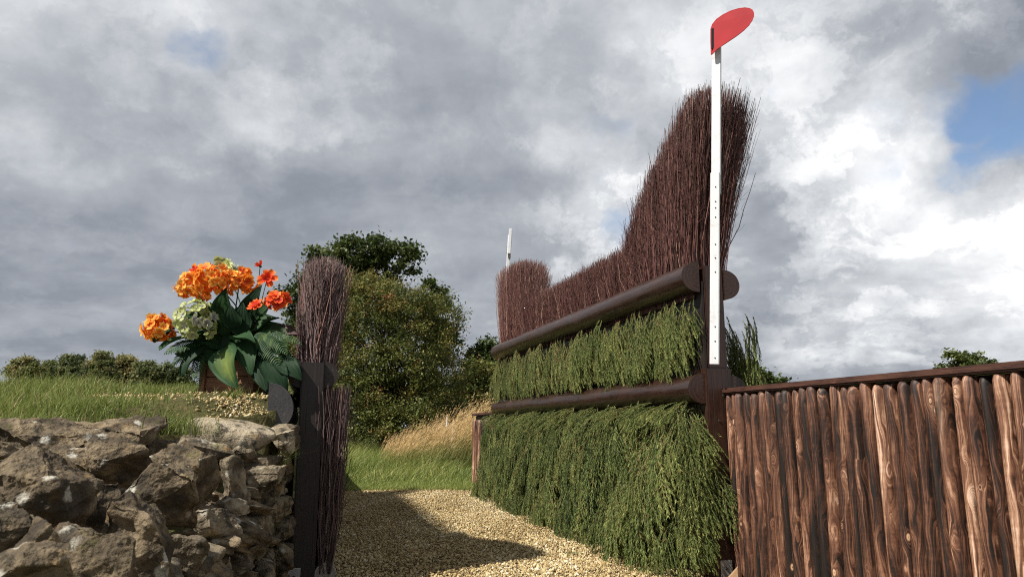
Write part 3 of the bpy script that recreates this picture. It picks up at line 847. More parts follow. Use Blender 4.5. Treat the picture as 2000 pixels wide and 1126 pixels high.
STONES = [
    # px, py, w, h, Y, mat, seed, tilt, thick
    (438, 852, 225, 92, 4.35, 'slab', 3, (.10, .16, -.1), .8, .012, .02, 5),
    (95, 852, 180, 62, 3.15, 'stone', 12, (.2, .12, .1), .8, .05, .03),
    (210, 842, 220, 82, 3.75, 'stone', 23, (.1, .08, 0), .7, .05, .04),
    (60, 915, 150, 80, 2.75, 'stone', 31, (.1, -.1, .2), .9, .05, .04),
    (165, 905, 120, 60, 3.05, 'stone', 37, (.2, .1, .1), .9, .05, .04),
    (255, 905, 180, 95, 3.05, 'stone', 44, (.25, .22, .1), .8, .045, .05),
    (320, 985, 140, 150, 2.75, 'stone', 55, (.15, .25, .25), .7, .05, .06),
    (365, 915, 130, 62, 3.45, 'stone', 66, (.15, .5, .1), .8, .04, .06),
    (395, 880, 120, 36, 3.9, 'rubble', 67, (.1, .18, .1), .9, .04, .06),
    (400, 950, 62, 110, 3.35, 'stone', 71, (.1, .2, .4), .9, .04, .05),
    (460, 960, 44, 130, 3.75, 'rubble', 72, (0, -.18, .4), 1.0, .035, .05),
    (270, 1065, 175, 140, 2.25, 'stone', 81, (.2, .30, .2), .75, .045, .05),
    (150, 1005, 105, 110, 2.35, 'stone', 83, (.1, .1, .3), .8, .05, .04),
    (65, 975, 170, 130, 2.15, 'stone', 91, (.3, .25, .1), .8, .06, .05),
    (185, 1100, 170, 105, 1.9, 'stone', 95, (.2, .35, .1), .8, .05, .05),
    (85, 1080, 140, 130, 1.62, 'stone', 101, (.2, .35, .1), .8, .05, .04),
    (15, 1050, 80, 110, 1.62, 'stone', 103, (.2, .1, .1), .8, .05, .04),
    (40, 1115, 120, 80, 1.42, 'stone', 105, (.3, .2, .1), .8, .05, .04),
    (505, 925, 92, 34, 4.15, 'rubble', 111, (.1, -.06, .1), 1.0, .04, .05),
    (525, 965, 52, 62, 4.25, 'rubble', 113, (.1, .1, .3), 1.0, .05, .05),
    (480, 895, 80, 40, 4.25, 'rubble', 114, (.1, .3, .3), 1.0, .05, .05),
    (553, 866, 38, 50, 4.9, 'slab', 115, (.1, .0, .3), 1.0, .03, .05),
    (430, 1020, 100, 60, 3.2, 'rubble', 117, (.1, .1, .3), .9, .05, .06),
    (360, 1080, 90, 70, 2.75, 'rubble', 118, (.1, .2, .2), .9, .05, .06),
    (330, 880, 90, 34, 3.85, 'stone', 119, (.1, .1, .1), .9, .05, .06),
    (15, 880, 70, 40, 3.0, 'stone', 120, (.1, .1, .1), .9, .05, .06),
]
for s in STONES:
    put_stone(s[0], s[1], s[2], s[3], s[4], s[5], s[6], s[7], s[8], s[9], s[10], round_=s[11] if len(s) > 11 else 1)
def face_top(Y): return float(np.interp(Y, [1.3, 1.6, 2.25, 3.2, 3.75, 4.25, 5.0, 5.4], [.66, .70, .68, .70, .80, .93, 1.10, 1.14]))
def core_z(X, Y):
    e = edge_x(Y); f = wall_x(Y) - .14
    t = min(1, max(0, (X - e) / (f - e)))
    return bank_z(e - .05, Y) * (1 - t) + (face_top(Y)) * t - .10 * math.sin(min(1, t * 4) * math.pi / 2)
def wall_core():
    ys = np.linspace(.9, 5.4, 46); V = []; nt = 14
    for y in ys:
        e = edge_x(y) - .05; f = wall_x(y) - .14
        for i in range(nt):
            x = e + (f - e) * i / (nt - 1); V.append((x, y, core_z(x, y) + .02 * mnoise.noise(Vector((x * 6, y * 6, 2)))))
        V.append((f + .005, y, -.1))
    n = nt + 1
    Fq = [(j * n + i, (j + 1) * n + i, (j + 1) * n + i + 1, j * n + i + 1) for j in range(len(ys) - 1) for i in range(n - 1)]
    link('soil_core', np_mesh('soil_core', np.array(V), np.array(Fq), MATS['earth'], smooth=True), wall)
wall_core()
# coursed rubble in the face below
fill = [rock_mesh('stone', (1, 1, 1), 300 + i, MATS['rubble'], 4, .05, .05, 1, 14) for i in range(8)]
rs = random.Random(4)
z = .04
while z < 1.02:
    hh = rs.uniform(.10, .22)
    y = 1.5 + rs.uniform(0, .2)
    while y < 5.45:
        ln = rs.uniform(.2, .5)
        top = face_top(y) + .02
        if z + hh * .5 < top:
            o = link('stone', rs.choice(fill), wall)
            yy = y + ln / 2
            o.matrix_basis = Matrix.Translation((wall_x(yy) - .12 + rs.uniform(-.03, .03), yy, z + hh / 2)) @ Matrix.Rotation(rs.uniform(-.12, .12), 4, 'X') @ Matrix.Rotation(math.pi / 2 + .2 + rs.uniform(-.2, .2), 4, 'Z') @ Matrix.Rotation(rs.choice((0, math.pi)), 4, 'X') @ Matrix.Diagonal((ln * 1.12, rs.uniform(.24, .34), hh * 1.18, 1))
        y += ln
    z += hh

# smaller stones bedded between the big ones on the slumped top
fill2 = [rock_mesh('stone', (1, 1, 1), 340 + i, MATS['stone'], 5, .05, .05, 1, 12) for i in range(8)]
y = 1.35
while y < 4.9:
    x = edge_x(y) + .02
    while x < wall_x(y) - .1:
        wd = rs.uniform(.24, .44)
        o = link('stone', rs.choice(fill2), wall)
        o.matrix_basis = Matrix.Translation((x + wd * .4 + rs.uniform(-.03, .03), y + rs.uniform(-.05, .05), core_z(x + wd * .4, y) + .0)) @ Matrix.Rotation(rs.uniform(.1, .35), 4, 'Y') @ Matrix.Rotation(rs.uniform(0, 6.28), 4, 'Z') @ Matrix.Diagonal((wd * 1.2, wd * rs.uniform(.9, 1.2), rs.uniform(.10, .19), 1))
        x += wd * .8
    y += rs.uniform(.22, .32)

# bank gravel patches by the planter
def bank_pebbles():
    rng = np.random.default_rng(8)
    P = []
    for (cx, cy, sx, sy, n) in ((-1.85, 5.05, .13, .2, 750), (-2.8, 5.3, .16, .10, 150), (-2.3, 5.35, .3, .16, 140)):
        x = rng.normal(cx, sx, n); y = rng.normal(cy, sy, n)
        m = x < np.array([edge_x(b) for b in y]) - .02
        P += [(a, b, bank_z(a, b) + .004) for a, b in zip(x[m], y[m])]
    P = np.array(P)
    V, Fc, t = pebbles(P, np.clip(rng.lognormal(math.log(.0085), .35, len(P)), .004, .018), ico(), rng)
    o = link('gravel', np_mesh('gravel', V, Fc, MATS['pebble'], {'tint': t}))
    tag(o, 'spilled golden gravel on the bank beside the planter', 'gravel', kind='stuff')
bank_pebbles()

# ------------------------------------------------------------------ timber helpers
def log_mesh(name, p0, p1, r, mat, half=None, seed=0, seg=24, sides=28, wob=.012, dome=0.0, bulge=1.0):
    """round log from p0 to p1 in local space (x along); half=vector: cut flat, keeping the side that vector points to"""
    p0 = Vector(p0); p1 = Vector(p1); ax = (p1 - p0); ln = ax.length; ax.normalize()
    ref = Vector((0, 0, 1)) if abs(ax.z) < .9 else Vector((1, 0, 0))
    e1 = ref.cross(ax).normalized(); e2 = ax.cross(e1)
    bm = bmesh.new(); rings = []
    if half is not None:
        hv = Vector(half); a0 = math.atan2(hv.dot(e2), hv.dot(e1))
        angs = [a0 - math.pi / 2 + math.pi * i / (sides - 1) for i in range(sides)]
    else: angs = [2 * math.pi * i / sides for i in range(sides)]
    for j in range(seg + 1):
        t = j / seg; ring = []
        shrink = 1.0
        if dome: 
            e = min(t, 1 - t) * ln
            shrink = 1 - .06 * max(0, 1 - e / dome) ** 2
        for a in angs:
            rr = r * shrink * (1 + wob * 2.2 * mnoise.noise(Vector((t * ln * 1.4 + seed * 7, math.cos(a) * .8, math.sin(a) * .8))) + wob * mnoise.noise(Vector((t * ln * 5 + seed, math.cos(a) * 2, math.sin(a) * 2))))
            q = (e1 * math.cos(a) + e2 * math.sin(a)) * rr
            if half is not None: q += hv * (q.dot(hv) * (bulge - 1))
            ring.append(bm.verts.new(p0 + ax * (ln * t) + q))
        rings.append(ring)
    n = len(angs)
    for r0, r1 in zip(rings, rings[1:]):
        for i in range(n if half is None else n - 1):
            k = (i + 1) % n; bm.faces.new((r0[i], r0[k], r1[k], r1[i]))
        if half is not None: bm.faces.new((r0[-1], r0[0], r1[0], r1[-1]))
    bm.faces.new(rings[0]); bm.faces.new(rings[-1])
    return bm_mesh(name, bm, mat, True, 40)

def local_log(name, parent, start, direction, length, r, mat, half=None, seed=0, **kw):
    """log object whose local x axis runs along it"""
    x = Vector(direction).normalized(); z = Vector((0, 0, 1)); y = z.cross(x).normalized(); z = x.cross(y)
    M = frame_mat(x, y, z, start)
    hv = None if half is None else (Vector(half).dot(x), Vector(half).dot(y), Vector(half).dot(z))
    me = log_mesh(name, (0, 0, 0), (length, 0, 0), r, MATS[mat], hv, seed, max(8, int(length * 8)), 26, **kw)
    o = link(name, me, parent); o.matrix_basis = M
    return o

def beam(name, parent, mn, mx, M, mat, bev=.008, up_axis=True):
    """box in a local frame; the grain runs along its local x, so tall posts are turned"""
    bm = bmesh.new(); add_box(bm, mn, mx)
    bmesh.ops.bevel(bm, geom=list(bm.edges), offset=bev, segments=2, affect='EDGES')
    o = link(name, bm_mesh(name, bm, MATS[mat], True, 35), parent); o.matrix_basis = M
    return o
uV, wV, zV = Vector(U), Vector(W), Vector(Zv)
def post(name, parent, org, a0, a1, v0, v1, z0, z1, mat, bev=.008):
    """upright post in fence coordinates, local x pointing up"""
    c = Vector(org) + uV * ((a0 + a1) / 2) + wV * ((v0 + v1) / 2)
    M = frame_mat(zV, uV, wV, (c.x, c.y, z0))
    return beam(name, parent, (0, (a0 - a1) / 2, (v0 - v1) / 2), (z1 - z0, (a1 - a0) / 2, (v1 - v0) / 2), M, mat, bev)

# brush of twigs
def brush(name, parent, org, a_rng, n, vfun, z0, topfun, seed, mat, rad=(.0029, .0013), fork=1.3, end_flare=(0, 0), wig=.02, lean_v=0.0, tint_mu=.45, parts_name=None):
    rng = np.random.default_rng(seed)
    a = rng.uniform(a_rng[0], a_rng[1], n); s = rng.uniform(-1, 1, n)
    s = np.sign(s) * np.abs(s) ** .7
    vlo0, vhi0, vlo1, vhi1 = vfun(a)
    vb = vlo0 + (vhi0 - vlo0) * (s + 1) / 2; vt = vlo1 + (vhi1 - vlo1) * (s + 1) / 2
    zt = topfun(a, s) + rng.normal(0, .022, n) - np.where(rng.random(n) < .35, rng.random(n) * .55, 0)
    zb = np.full(n, z0) if np.isscalar(z0) else z0(a)
    zt = np.maximum(zt, zb + .12)
    fl = np.zeros(n)
    L = a_rng[1] - a_rng[0]
    if end_flare[0]: fl -= end_flare[0] * np.clip(1 - (a - a_rng[0]) / .45, 0, 1)
    if end_flare[1]: fl += end_flare[1] * np.clip(1 - (a_rng[1] - a) / .45, 0, 1)
    K = 8; t = np.linspace(0, 1, K)
    full = np.clip((zt - zb) / 1.2, .15, 1.4)
    at = a[:, None] + (fl * full)[:, None] * t ** 1.5 + rng.normal(0, .032, (n, 1)) * t * full[:, None]
    vv = vb[:, None] + (vt - vb)[:, None] * t ** 1.3 + rng.normal(0, .017, (n, 1)) * t + lean_v * t
    zz = zb[:, None] + (zt - zb)[:, None] * t
    wob = np.cumsum(rng.normal(0, wig * .6, (n, K, 2)), 1) * (t > 0)[None, :, None]
    at = at + wob[..., 0]; vv = vv + wob[..., 1]
    P = np.asarray(org)[None, None] + at[..., None] * U + vv[..., None] * W + zz[..., None] * Zv
    th = np.minimum(rng.lognormal(-.05, .42, n), 1.9)
    R = (rad[0] + (rad[1] - rad[0]) * t)[None] * th[:, None]
    parts = [tubes(P, R)]
    tints = [np.repeat(np.clip(rng.normal(tint_mu, .2, n) + (rng.random(n) < .04) * .4, 0, 1), K * 3)]
    m = int(n * fork)
    i = rng.integers(0, n, m); st = rng.uniform(.35, .9, m)
    j = np.clip((st * (K - 1)).astype(int), 0, K - 2); f = st * (K - 1) - j
    p0 = P[i, j] * (1 - f)[:, None] + P[i, j + 1] * f[:, None]
    d = P[i, -1] - P[i, 0]; d /= np.linalg.norm(d, axis=1, keepdims=True)
    d = d + rng.normal(0, .33, (m, 3)) * np.array([1, 1, .4]); d[:, 2] = np.abs(d[:, 2]); d /= np.linalg.norm(d, axis=1, keepdims=True)
    ln = rng.uniform(.06, .26, m) * (1.2 - st * .75)
    tt = np.linspace(0, 1, 4)
    Q = p0[:, None] + d[:, None] * (ln[:, None] * tt)[..., None] + np.cumsum(rng.normal(0, .010, (m, 4, 3)), 1) * (tt > 0)[None, :, None]
    parts.append(tubes(Q, np.linspace(rad[1] * 1.15, rad[1] * .55, 4)[None].repeat(m, 0)))
    tints.append(np.repeat(np.clip(rng.normal(tint_mu + .1, .18, m), 0, 1), 12))
    V, Fc = merge(parts)
    o = link(name, np_mesh(name, V, Fc, MATS[mat], {'tint': np.concatenate(tints)}), parent)
    o['kind'] = 'stuff'
    return o

# spruce sprays
def sprig(seed, length=.42, dens=1.0):
    rng = np.random.default_rng(seed)
    tw = []
    m = 14
    t = np.linspace(0, 1, m)
    side = rng.normal(0, .05)
    main = np.stack([length * t, side * length * t ** 2, -.10 * length * t ** 2 + .03 * np.sin(t * 3)], -1)
    tw.append((main, 1.0))
    ns = rng.integers(5, 9)
    for i in range(ns):
        st = .08 + .82 * (i + rng.uniform(0, .6)) / ns
        p0 = np.array([np.interp(st, t, main[:, c]) for c in range(3)])
        sg = 1 if i % 2 else -1
        ln = length * (.42 * (1 - st) + .14) * rng.uniform(.8, 1.25)
        ang = rng.uniform(.45, .8)
        q = np.linspace(0, 1, 8)
        tw.append((p0 + np.stack([ln * (q * math.cos(ang) + .18 * q ** 2), sg * ln * (q * math.sin(ang) - .22 * q ** 2), -ln * .2 * q ** 2 + rng.normal(0, .05) * ln * q], -1), .8))
    VN, tints = [], []
    tb = []
    for P, sc in tw:
        seg = np.linalg.norm(np.diff(P, axis=0), axis=1); L = seg.sum(); cum = np.concatenate([[0], np.cumsum(seg)])
        n = max(8, int(L * 390 * dens)); s = rng.uniform(.0, 1, n) * L
        C = np.stack([np.interp(s, cum, P[:, c]) for c in range(3)], -1)
        tan = np.stack([np.interp(s, (cum[1:] + cum[:-1]) / 2, np.diff(P[:, c]) / seg) for c in range(3)], -1)
        r = rng.normal(size=(n, 3)); r -= (r * tan).sum(1, keepdims=True) * tan; r /= np.linalg.norm(r, axis=1, keepdims=True)
        d = tan * rng.uniform(.8, 1.25, (n, 1)) + r * .66; d /= np.linalg.norm(d, axis=1, keepdims=True)
        w_ = np.cross(d, rng.normal(size=(n, 3))); w_ /= np.linalg.norm(w_, axis=1, keepdims=True)
        nl = rng.uniform(.018, .028, n)[:, None]; nw = (.0017 + .0009 / dens)
        VN.append(np.stack([C - w_ * nw, C + w_ * nw, C + d * nl], 1).reshape(-1, 3))
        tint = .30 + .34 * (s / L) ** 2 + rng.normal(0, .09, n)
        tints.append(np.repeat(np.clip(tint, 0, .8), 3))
        tb.append((P, sc))
    V = np.concatenate(VN); Fn = np.arange(len(V)).reshape(-1, 3); T = np.concatenate(tints)
    # twig stems as thin three-sided tubes, split to triangles
    Vs, Fs, Ts, off = [V], [Fn], [T], len(V)
    for P, sc in tb:
        idx = np.linspace(0, len(P) - 1, 5).astype(int)
        v, f = tubes(P[idx][None], (np.linspace(.0034, .0014, 5) * sc)[None])
        f3 = np.concatenate([f[:, [0, 1, 2]], f[:, [0, 2, 3]]])
        Vs.append(v); Fs.append(f3 + off); Ts.append(np.full(len(v), .93)); off += len(v)
    return np.concatenate(Vs), np.concatenate(Fs), np.concatenate(Ts)

SPRIGS = [sprig(500 + i, .40 + .05 * (i % 3), 1.0) for i in range(6)]
SPRIG_LOW = [sprig(520 + i, .40 + .05 * (i % 3), .62) for i in range(5)]
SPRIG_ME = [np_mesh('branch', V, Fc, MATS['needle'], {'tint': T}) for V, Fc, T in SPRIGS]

def hang(panel, items, seed, n_obj):
    """items: (pos, dir, normal, scale); the nearest n_obj become parts, the others one mesh"""
    rng = np.random.default_rng(seed)
    items = sorted(items, key=lambda it: (it[0] - Vector((0, 0, EYE))).length / (1.0 if it[4] else .75))
    Vs, Fs, Ts, off = [], [], [], 0
    for i, (p, d, nrm, sc, outer) in enumerate(items):
        x = d.normalized(); z = (nrm - x * nrm.dot(x)).normalized(); y = z.cross(x)
        M = frame_mat(x * sc, y * sc * (1 if rng.random() < .5 else -1), z * sc, p)
        if i < n_obj:
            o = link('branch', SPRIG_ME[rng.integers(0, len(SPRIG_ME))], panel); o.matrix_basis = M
        else:
            V, Fc, T = SPRIG_LOW[rng.integers(0, len(SPRIG_LOW))]
            A = np.array(M)
            Vs.append(V @ A[:3, :3].T + A[:3, 3]); Fs.append(Fc + off); off += len(V)
            Ts.append(np.clip(T + rng.normal(0, .13) + (.16 if rng.random() < .035 else 0), 0, 1))
    if Vs:
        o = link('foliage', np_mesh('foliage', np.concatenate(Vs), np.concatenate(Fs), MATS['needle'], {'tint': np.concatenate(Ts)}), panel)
        o['kind'] = 'stuff'

# ------------------------------------------------------------------ the big brush fence
FL = 6.2
fence = empty('brush_fence', F3(0, 0, 0), 'big brush fence of dark logs, hanging spruce and birch brush', 'fence')
for a in (0.0, FL - .1):
    post('post', fence, A0, a - .11, a + .11, -.11, .116, -.05 + gz(A0[1] + a), 1.615, 'stain')
    post('post', fence, A0, a - .085, a + .085, -.07, .10, 1.617, 2.46, 'stain')
for a in (2.1, 4.2): post('post', fence, A0, a - .09, a + .09, -.07, .09, 0, 2.3, 'stain')
RZ = (1.455, 2.365)
for i, (zz, rr) in enumerate(zip(RZ, (.119, .128))):
    o = local_log('rail', fence, F3(-.075, -.112, zz), uV, FL + .12, rr, 'stain', half=-wV, seed=i + 1, bulge=1.25, wob=.022)
    local_log('rail', fence, F3(-.10, .118 if i == 0 else .102, zz - (.06 if i else .02)), uV, FL + .1, .125, 'stain', half=wV, seed=i + 5, bulge=1.15)
# boards behind the spruce
for z0, z1 in ((.05, 1.445), (1.45, 2.33)):
    post('board', fence, A0, .13 if z0 < 1 else -.07, FL - .2, -.095, -.075, z0, z1, 'stain_black', .003)
    post('board', fence, A0, .13, FL - .2, .115 if z0 < 1 else .101, .135 if z0 < 1 else .121, z0 + .002, z1 - .15, 'stain_black', .003)  # added unseen boards at the back that block light through the fence

def top_main(a, s):
    near = np.interp(a, [-.2, .12, .41, .72, .98, 1.14, 1.2, 4.95, 5.2, 5.4, 6.2, 6.4], [4.0, 4.08, 3.86, 3.62, 3.36, 3.10, 2.97, 3.0, 3.35, 3.76, 3.86, 3.65])
    return near - .09 * s ** 2 - .14 * np.abs(s) ** 7 * (near > 3.2)
def v_main(a):
    wing = np.interp(a, [-.2, .5, 1.3, 4.9, 5.3, 6.3], [1, 1, 0, 0, 1, 1])
    return (np.full_like(a, -.13), np.full_like(a, .14), -.17 + .06 * wing, .18 + .29 * wing)
brush('brush', fence, A0, (1.1, 5.1), 9500, v_main, 2.2, top_main, 71, 'twig', end_flare=(0, 0), wig=.026, fork=1.8)
brush('brush', fence, A0, (.03, 1.18), 12500, v_main, 2.2, top_main, 72, 'twig', end_flare=(.10, 0), wig=.023, fork=2.4)
brush('brush', fence, A0, (5.05, 6.15), 4500, v_main, 2.2, top_main, 73, 'twig', end_flare=(.10, .28), fork=1.5, tint_mu=.55)

def spruce_panels():
    rs = random.Random(12)
    low = []
    def surf(z, a):                                    # outward bulge of the lower skirt
        t = 1 - z / 1.4
        return -.22 - .20 * math.sin(min(1, t * 1.25) * math.pi / 2) - .03 * math.sin(a * 3.1) * t
    for i in range(900):
        a = rs.uniform(-.05, FL + .15); z = rs.uniform(.26, 1.40)
        if z > 1.3 and rs.random() < .35: z = rs.uniform(.3, 1.2)
        layer = rs.random() ** 1.1
        nz = mnoise.noise(Vector((a * 2.3 + z * .5, z * 1.1, 7)))
        if nz < -.22 and layer < .45 and rs.random() < .75: layer = rs.uniform(.6, 1)
        v = surf(z, a) + layer * .15 - .07 * nz
        sway = .25 * math.sin(a * 1.9 + z * 1.2) + rs.gauss(0, .30) - (.25 if a < .5 else 0) * (1 - a)
        d = Vector(-wV) * (rs.uniform(.10, .42) if z > .9 else rs.uniform(.0, .25)) - zV * 1.0 + uV * sway
        sc = rs.uniform(.75, 1.3)
        ln = .44 * sc
        g = gz(A0[1] + a)
        if z - ln * .9 < g + .0: sc = max(.35, (z - g - rs.uniform(0, .12)) / .46)
        nrm = Vector(-wV) + Vector((rs.gauss(0, .3), rs.gauss(0, .3), rs.gauss(0, .3)))
        low.append((F3(a, v, z), d, nrm, sc, layer < .4))
    # top fringe bending over just under the rail
    for i in range(190):
        a = rs.uniform(-.02, FL + .1); z = rs.uniform(1.28, 1.38)
        low.append((F3(a, -.16, z), Vector(-wV) * rs.uniform(.8, 1.2) - zV * rs.uniform(.25, .8) + uV * rs.gauss(-.15, .45), zV * .8 - wV * .5, rs.uniform(.55, .85), True))
    # the near end splays out over the post
    for i in range(120):
        z = rs.uniform(.35, 1.28); t = rs.random()
        p = F3(-.02 - .07 * rs.random(), -.36 + .20 * t, z)
        d = -uV * rs.uniform(.05, .45) - zV * rs.uniform(.8, 1.2) + wV * rs.gauss(.0 + .30 * t * max(0, 1.0 - z), .14)
        low.append((p, d, -uV - wV * .4, rs.uniform(.6, .95) if z > .5 else .65, True))
    for i in range(7):
        low.append((F3(-.08, -.12, .62 + .05 * i), wV * (.40 + .10 * rs.random()) - zV * .9 - uV * .4, -uV, .8, True))
    # fronds: fans of sprays that overlap like shingles
    for i in range(125):
        a = rs.uniform(0, FL + .05); z = rs.uniform(.5, 1.36) if rs.random() < .8 else rs.uniform(.3, .5)
        dz = rs.uniform(.10, .42); sw = .2 * math.sin(a * 1.9 + z) + rs.gauss(-.05, .30); lift = rs.uniform(.0, .09)
        for k in range(rs.randint(6, 9)):
            f = rs.uniform(-1, 1)
            sc = min(rs.uniform(.7, 1.25), max(.35, (z - .01) / .46))
            low.append((F3(a + f * .05, surf(z, a) - lift + rs.uniform(0, .03), z + rs.uniform(-.05, .04)), -wV * (dz + rs.gauss(0, .08)) - zV + uV * (sw + f * .38), -wV + zV * .3 + uV * f * .4, sc, True))
    # long outer sprays of mixed size
    for i in range(60):
        a = rs.uniform(-.02, FL); z = rs.uniform(.62, 1.36)
        v = surf(z, a) - rs.uniform(.0, .05)
        sc = min(rs.uniform(1.25, 1.9), (z - .02) / .44)
        low.append((F3(a, v, z), -wV * rs.uniform(.05, .35) - zV + uV * rs.gauss(-.1, .35), -wV + zV * rs.uniform(0, .5), sc, True))
    hang(fence, low, 1, 300)
    up = []
    rs = random.Random(14)
    for i in range(520):
        a = rs.uniform(-.08, FL + .02); z = rs.uniform(1.80, 2.27)
        layer = rs.random() ** 1.6
        t = (2.27 - z) / .6
        v = -.16 - .09 * t + layer * .07 - .035 * mnoise.noise(Vector((a * 2.4, z * 1.5, 5)))
        d = Vector(-wV) * rs.uniform(.0, .22) - zV + uV * (.12 * math.sin(a * 2.3) + rs.gauss(0, .18))
        sc = min(rs.uniform(.6, 1.0), (z - 1.59) / .42)
        up.append((F3(a, v, z), d, Vector(-wV) + Vector((rs.gauss(0, .3), rs.gauss(0, .3), 0)), sc, layer < .4))
    for i in range(60):
        a = rs.uniform(0, FL); z = rs.uniform(1.85, 2.25); sw = rs.gauss(0, .25); lift = rs.uniform(0, .05)
        for k in range(rs.randint(5, 8)):
            f = rs.uniform(-1, 1)
            up.append((F3(a + f * .04, -.20 - lift, z + rs.uniform(-.04, .02)), -wV * rs.uniform(.05, .3) - zV + uV * (sw + f * .34), -wV + uV * f * .4, min(rs.uniform(.6, 1.1), (z - 1.60) / .44), True))
    hang(fence, up, 2, 280)
    back = []
    for i in range(130):
        z = rs.uniform(1.35, 2.12)
        back.append((F3(rs.uniform(-.14, .7), .28 + .12 * rs.random(), z), wV * rs.uniform(.05, .4) - zV - uV * rs.uniform(-.2, .35), wV - uV * .6, rs.uniform(.6, .95), True))
    hang(fence, back, 3, 60)
spruce_panels()
p = pix(1142, 1072, 6.75)
o = link('fallen_sprig', SPRIG_ME[2]); o.matrix_basis = Matrix.Translation((p.x, p.y, gz(p.y) + .03)) @ Matrix.Rotation(2.6, 4, 'Z') @ Matrix.Scale(.4, 4)
tag(o, 'small green spruce sprig fallen on the gravel beside the fence', 'sprig')
# foot bracket and wedge
bm = bmesh.new(); add_box(bm, (-.05, -.004, 0), (.05, .004, .13)); bmesh.ops.bevel(bm, geom=list(bm.edges), offset=.002, segments=1, affect='EDGES')
br = link('bracket', bm_mesh('bracket', bm, MATS['steel']), fence); br.matrix_basis = frame_mat(wV, uV, zV, F3(-.117, -.03, .03))
bm = bmesh.new(); bmesh.ops.create_cone(bm, cap_ends=True, segments=8, radius1=.011, radius2=.009, depth=.012)
b_me = bm_mesh('bolt', bm, MATS['screw'])
b2 = link('bolt', b_me, br); b2.matrix_basis = frame_mat(wV, zV, -uV, F3(-.126, -.03, .10))
for (v, z) in ((.03, 1.40), (.06, .92), (-.02, 1.2), (.05, 2.1)):
    o = link('bolt', b_me, fence); o.matrix_basis = frame_mat(wV, zV, -uV, F3(-.112 if z < 1.6 else -.087, v, z))

# ------------------------------------------------------------------ red flag and white flag
def flag_red():
    base = pix(1397, 712, 5.64); top = pix(1399, 60, 5.60)
    zD = (top - base).normalized()
    root = empty('marker_flag', base, 'red plate flag on a white pole screwed to the near post', 'flag')
    ang = math.radians(-24)
    x = Vector((math.cos(ang), math.sin(ang), 0)); y = zD.cross(x).normalized(); x = y.cross(zD)
    def bit(name, mn, mx, mat, bev=.004):
        bm = bmesh.new(); add_box(bm, mn, mx); bmesh.ops.bevel(bm, geom=list(bm.edges), offset=bev, segments=2, affect='EDGES')
        o = link(name, bm_mesh(name, bm, MATS[mat], True, 35), root); o.matrix_basis = frame_mat(x, y, zD, base); return o
    H = (top - base).length
    jn = pix(1397, 372, 5.7).z - base.z
    bit('pole', (-.036, -.006, jn - .05), (.036, .052, H), 'white')
    bit('rail', (-.038, -.04, 0), (.034, -.008, jn + .12), 'white')
    for py in (700, 668, 640, 535, 508, 482, 430, 412, 400, 372):
        z = pix(1400, py, 5.68).z - base.z
        bm = bmesh.new(); bmesh.ops.create_cone(bm, cap_ends=True, segments=8, radius1=.006, radius2=.005, depth=.006)
        o = link('screw', bm_mesh('screw', bm, MATS['screw']), root); o.matrix_basis = frame_mat(x, zD, -y, base + x * .004 - y * .042 + zD * z)
    pts = [(1389, 107), (1388, 80), (1388, 56), (1391, 47), (1399, 37), (1412, 28), (1427, 20.5), (1442, 16), (1455, 14.3), (1464, 15.5), (1470, 19), (1473, 25), (1473, 32), (1470, 40), (1464, 49), (1454, 59), (1440, 70), (1425, 80), (1410, 90), (1400, 97), (1393, 105)]
    bm = bmesh.new()
    ring = [bm.verts.new(pix(px, py, 5.54 - (px - 1398) / FPX * 3.2)) for px, py in pts]
    f = bm.faces.new(ring)
    r = bmesh.ops.extrude_face_region(bm, geom=[f])
    bmesh.ops.translate(bm, verts=[v for v in r['geom'] if isinstance(v, bmesh.types.BMVert)], vec=(0, .012, 0))
    bmesh.ops.bevel(bm, geom=[e for e in bm.edges if len(e.link_faces) == 2 and abs(e.calc_face_angle(0)) > .8], offset=.002, segments=1, affect='EDGES')
    pl = link('plate', bm_mesh('plate', bm, MATS['red']), root)
    bm = bmesh.new()
    q = [bm.verts.new(pix(px, py, 5.548)) for px, py in ((1389.5, 96), (1389.5, 56), (1394.5, 55), (1394.5, 93))]
    f = bm.faces.new(q); r = bmesh.ops.extrude_face_region(bm, geom=[f]); bmesh.ops.translate(bm, verts=[v for v in r['geom'] if isinstance(v, bmesh.types.BMVert)], vec=(0, .004, 0))
    st = link('strip', bm_mesh('strip', bm, MATS['black']), root)
flag_red()

def flag_white():
    base = F3(FL - .05, -.12, 2.5)
    t = pix(996, 458, base.y)
    b = pix(990, 560, base.y)
    root = empty('marker_flag', b, 'white pole flag seen edge on behind the far brush wing', 'flag')
    d = (t - b); ln = d.length; d.normalize()
    x = Vector((1, 0, 0)); y = d.cross(x).normalized(); x = y.cross(d)
    M = frame_mat(x, y, d, b)
    for name, mn, mx in (('pole', (-.032, -.03, 0), (.026, .03, ln * .985)), ('plate', (-.012, -.034, ln - .42), (.036, -.38, ln)), ('clip', (-.045, -.02, ln - .33), (-.033, .02, ln - .20))):
        bm = bmesh.new(); add_box(bm, tuple(min(a, c) for a, c in zip(mn, mx)), tuple(max(a, c) for a, c in zip(mn, mx))); bmesh.ops.bevel(bm, geom=list(bm.edges), offset=.004, segments=1, affect='EDGES')
        o = link(name, bm_mesh(name, bm, MATS['white' if name != 'clip' else 'steel']), root); o.matrix_basis = M
flag_white()

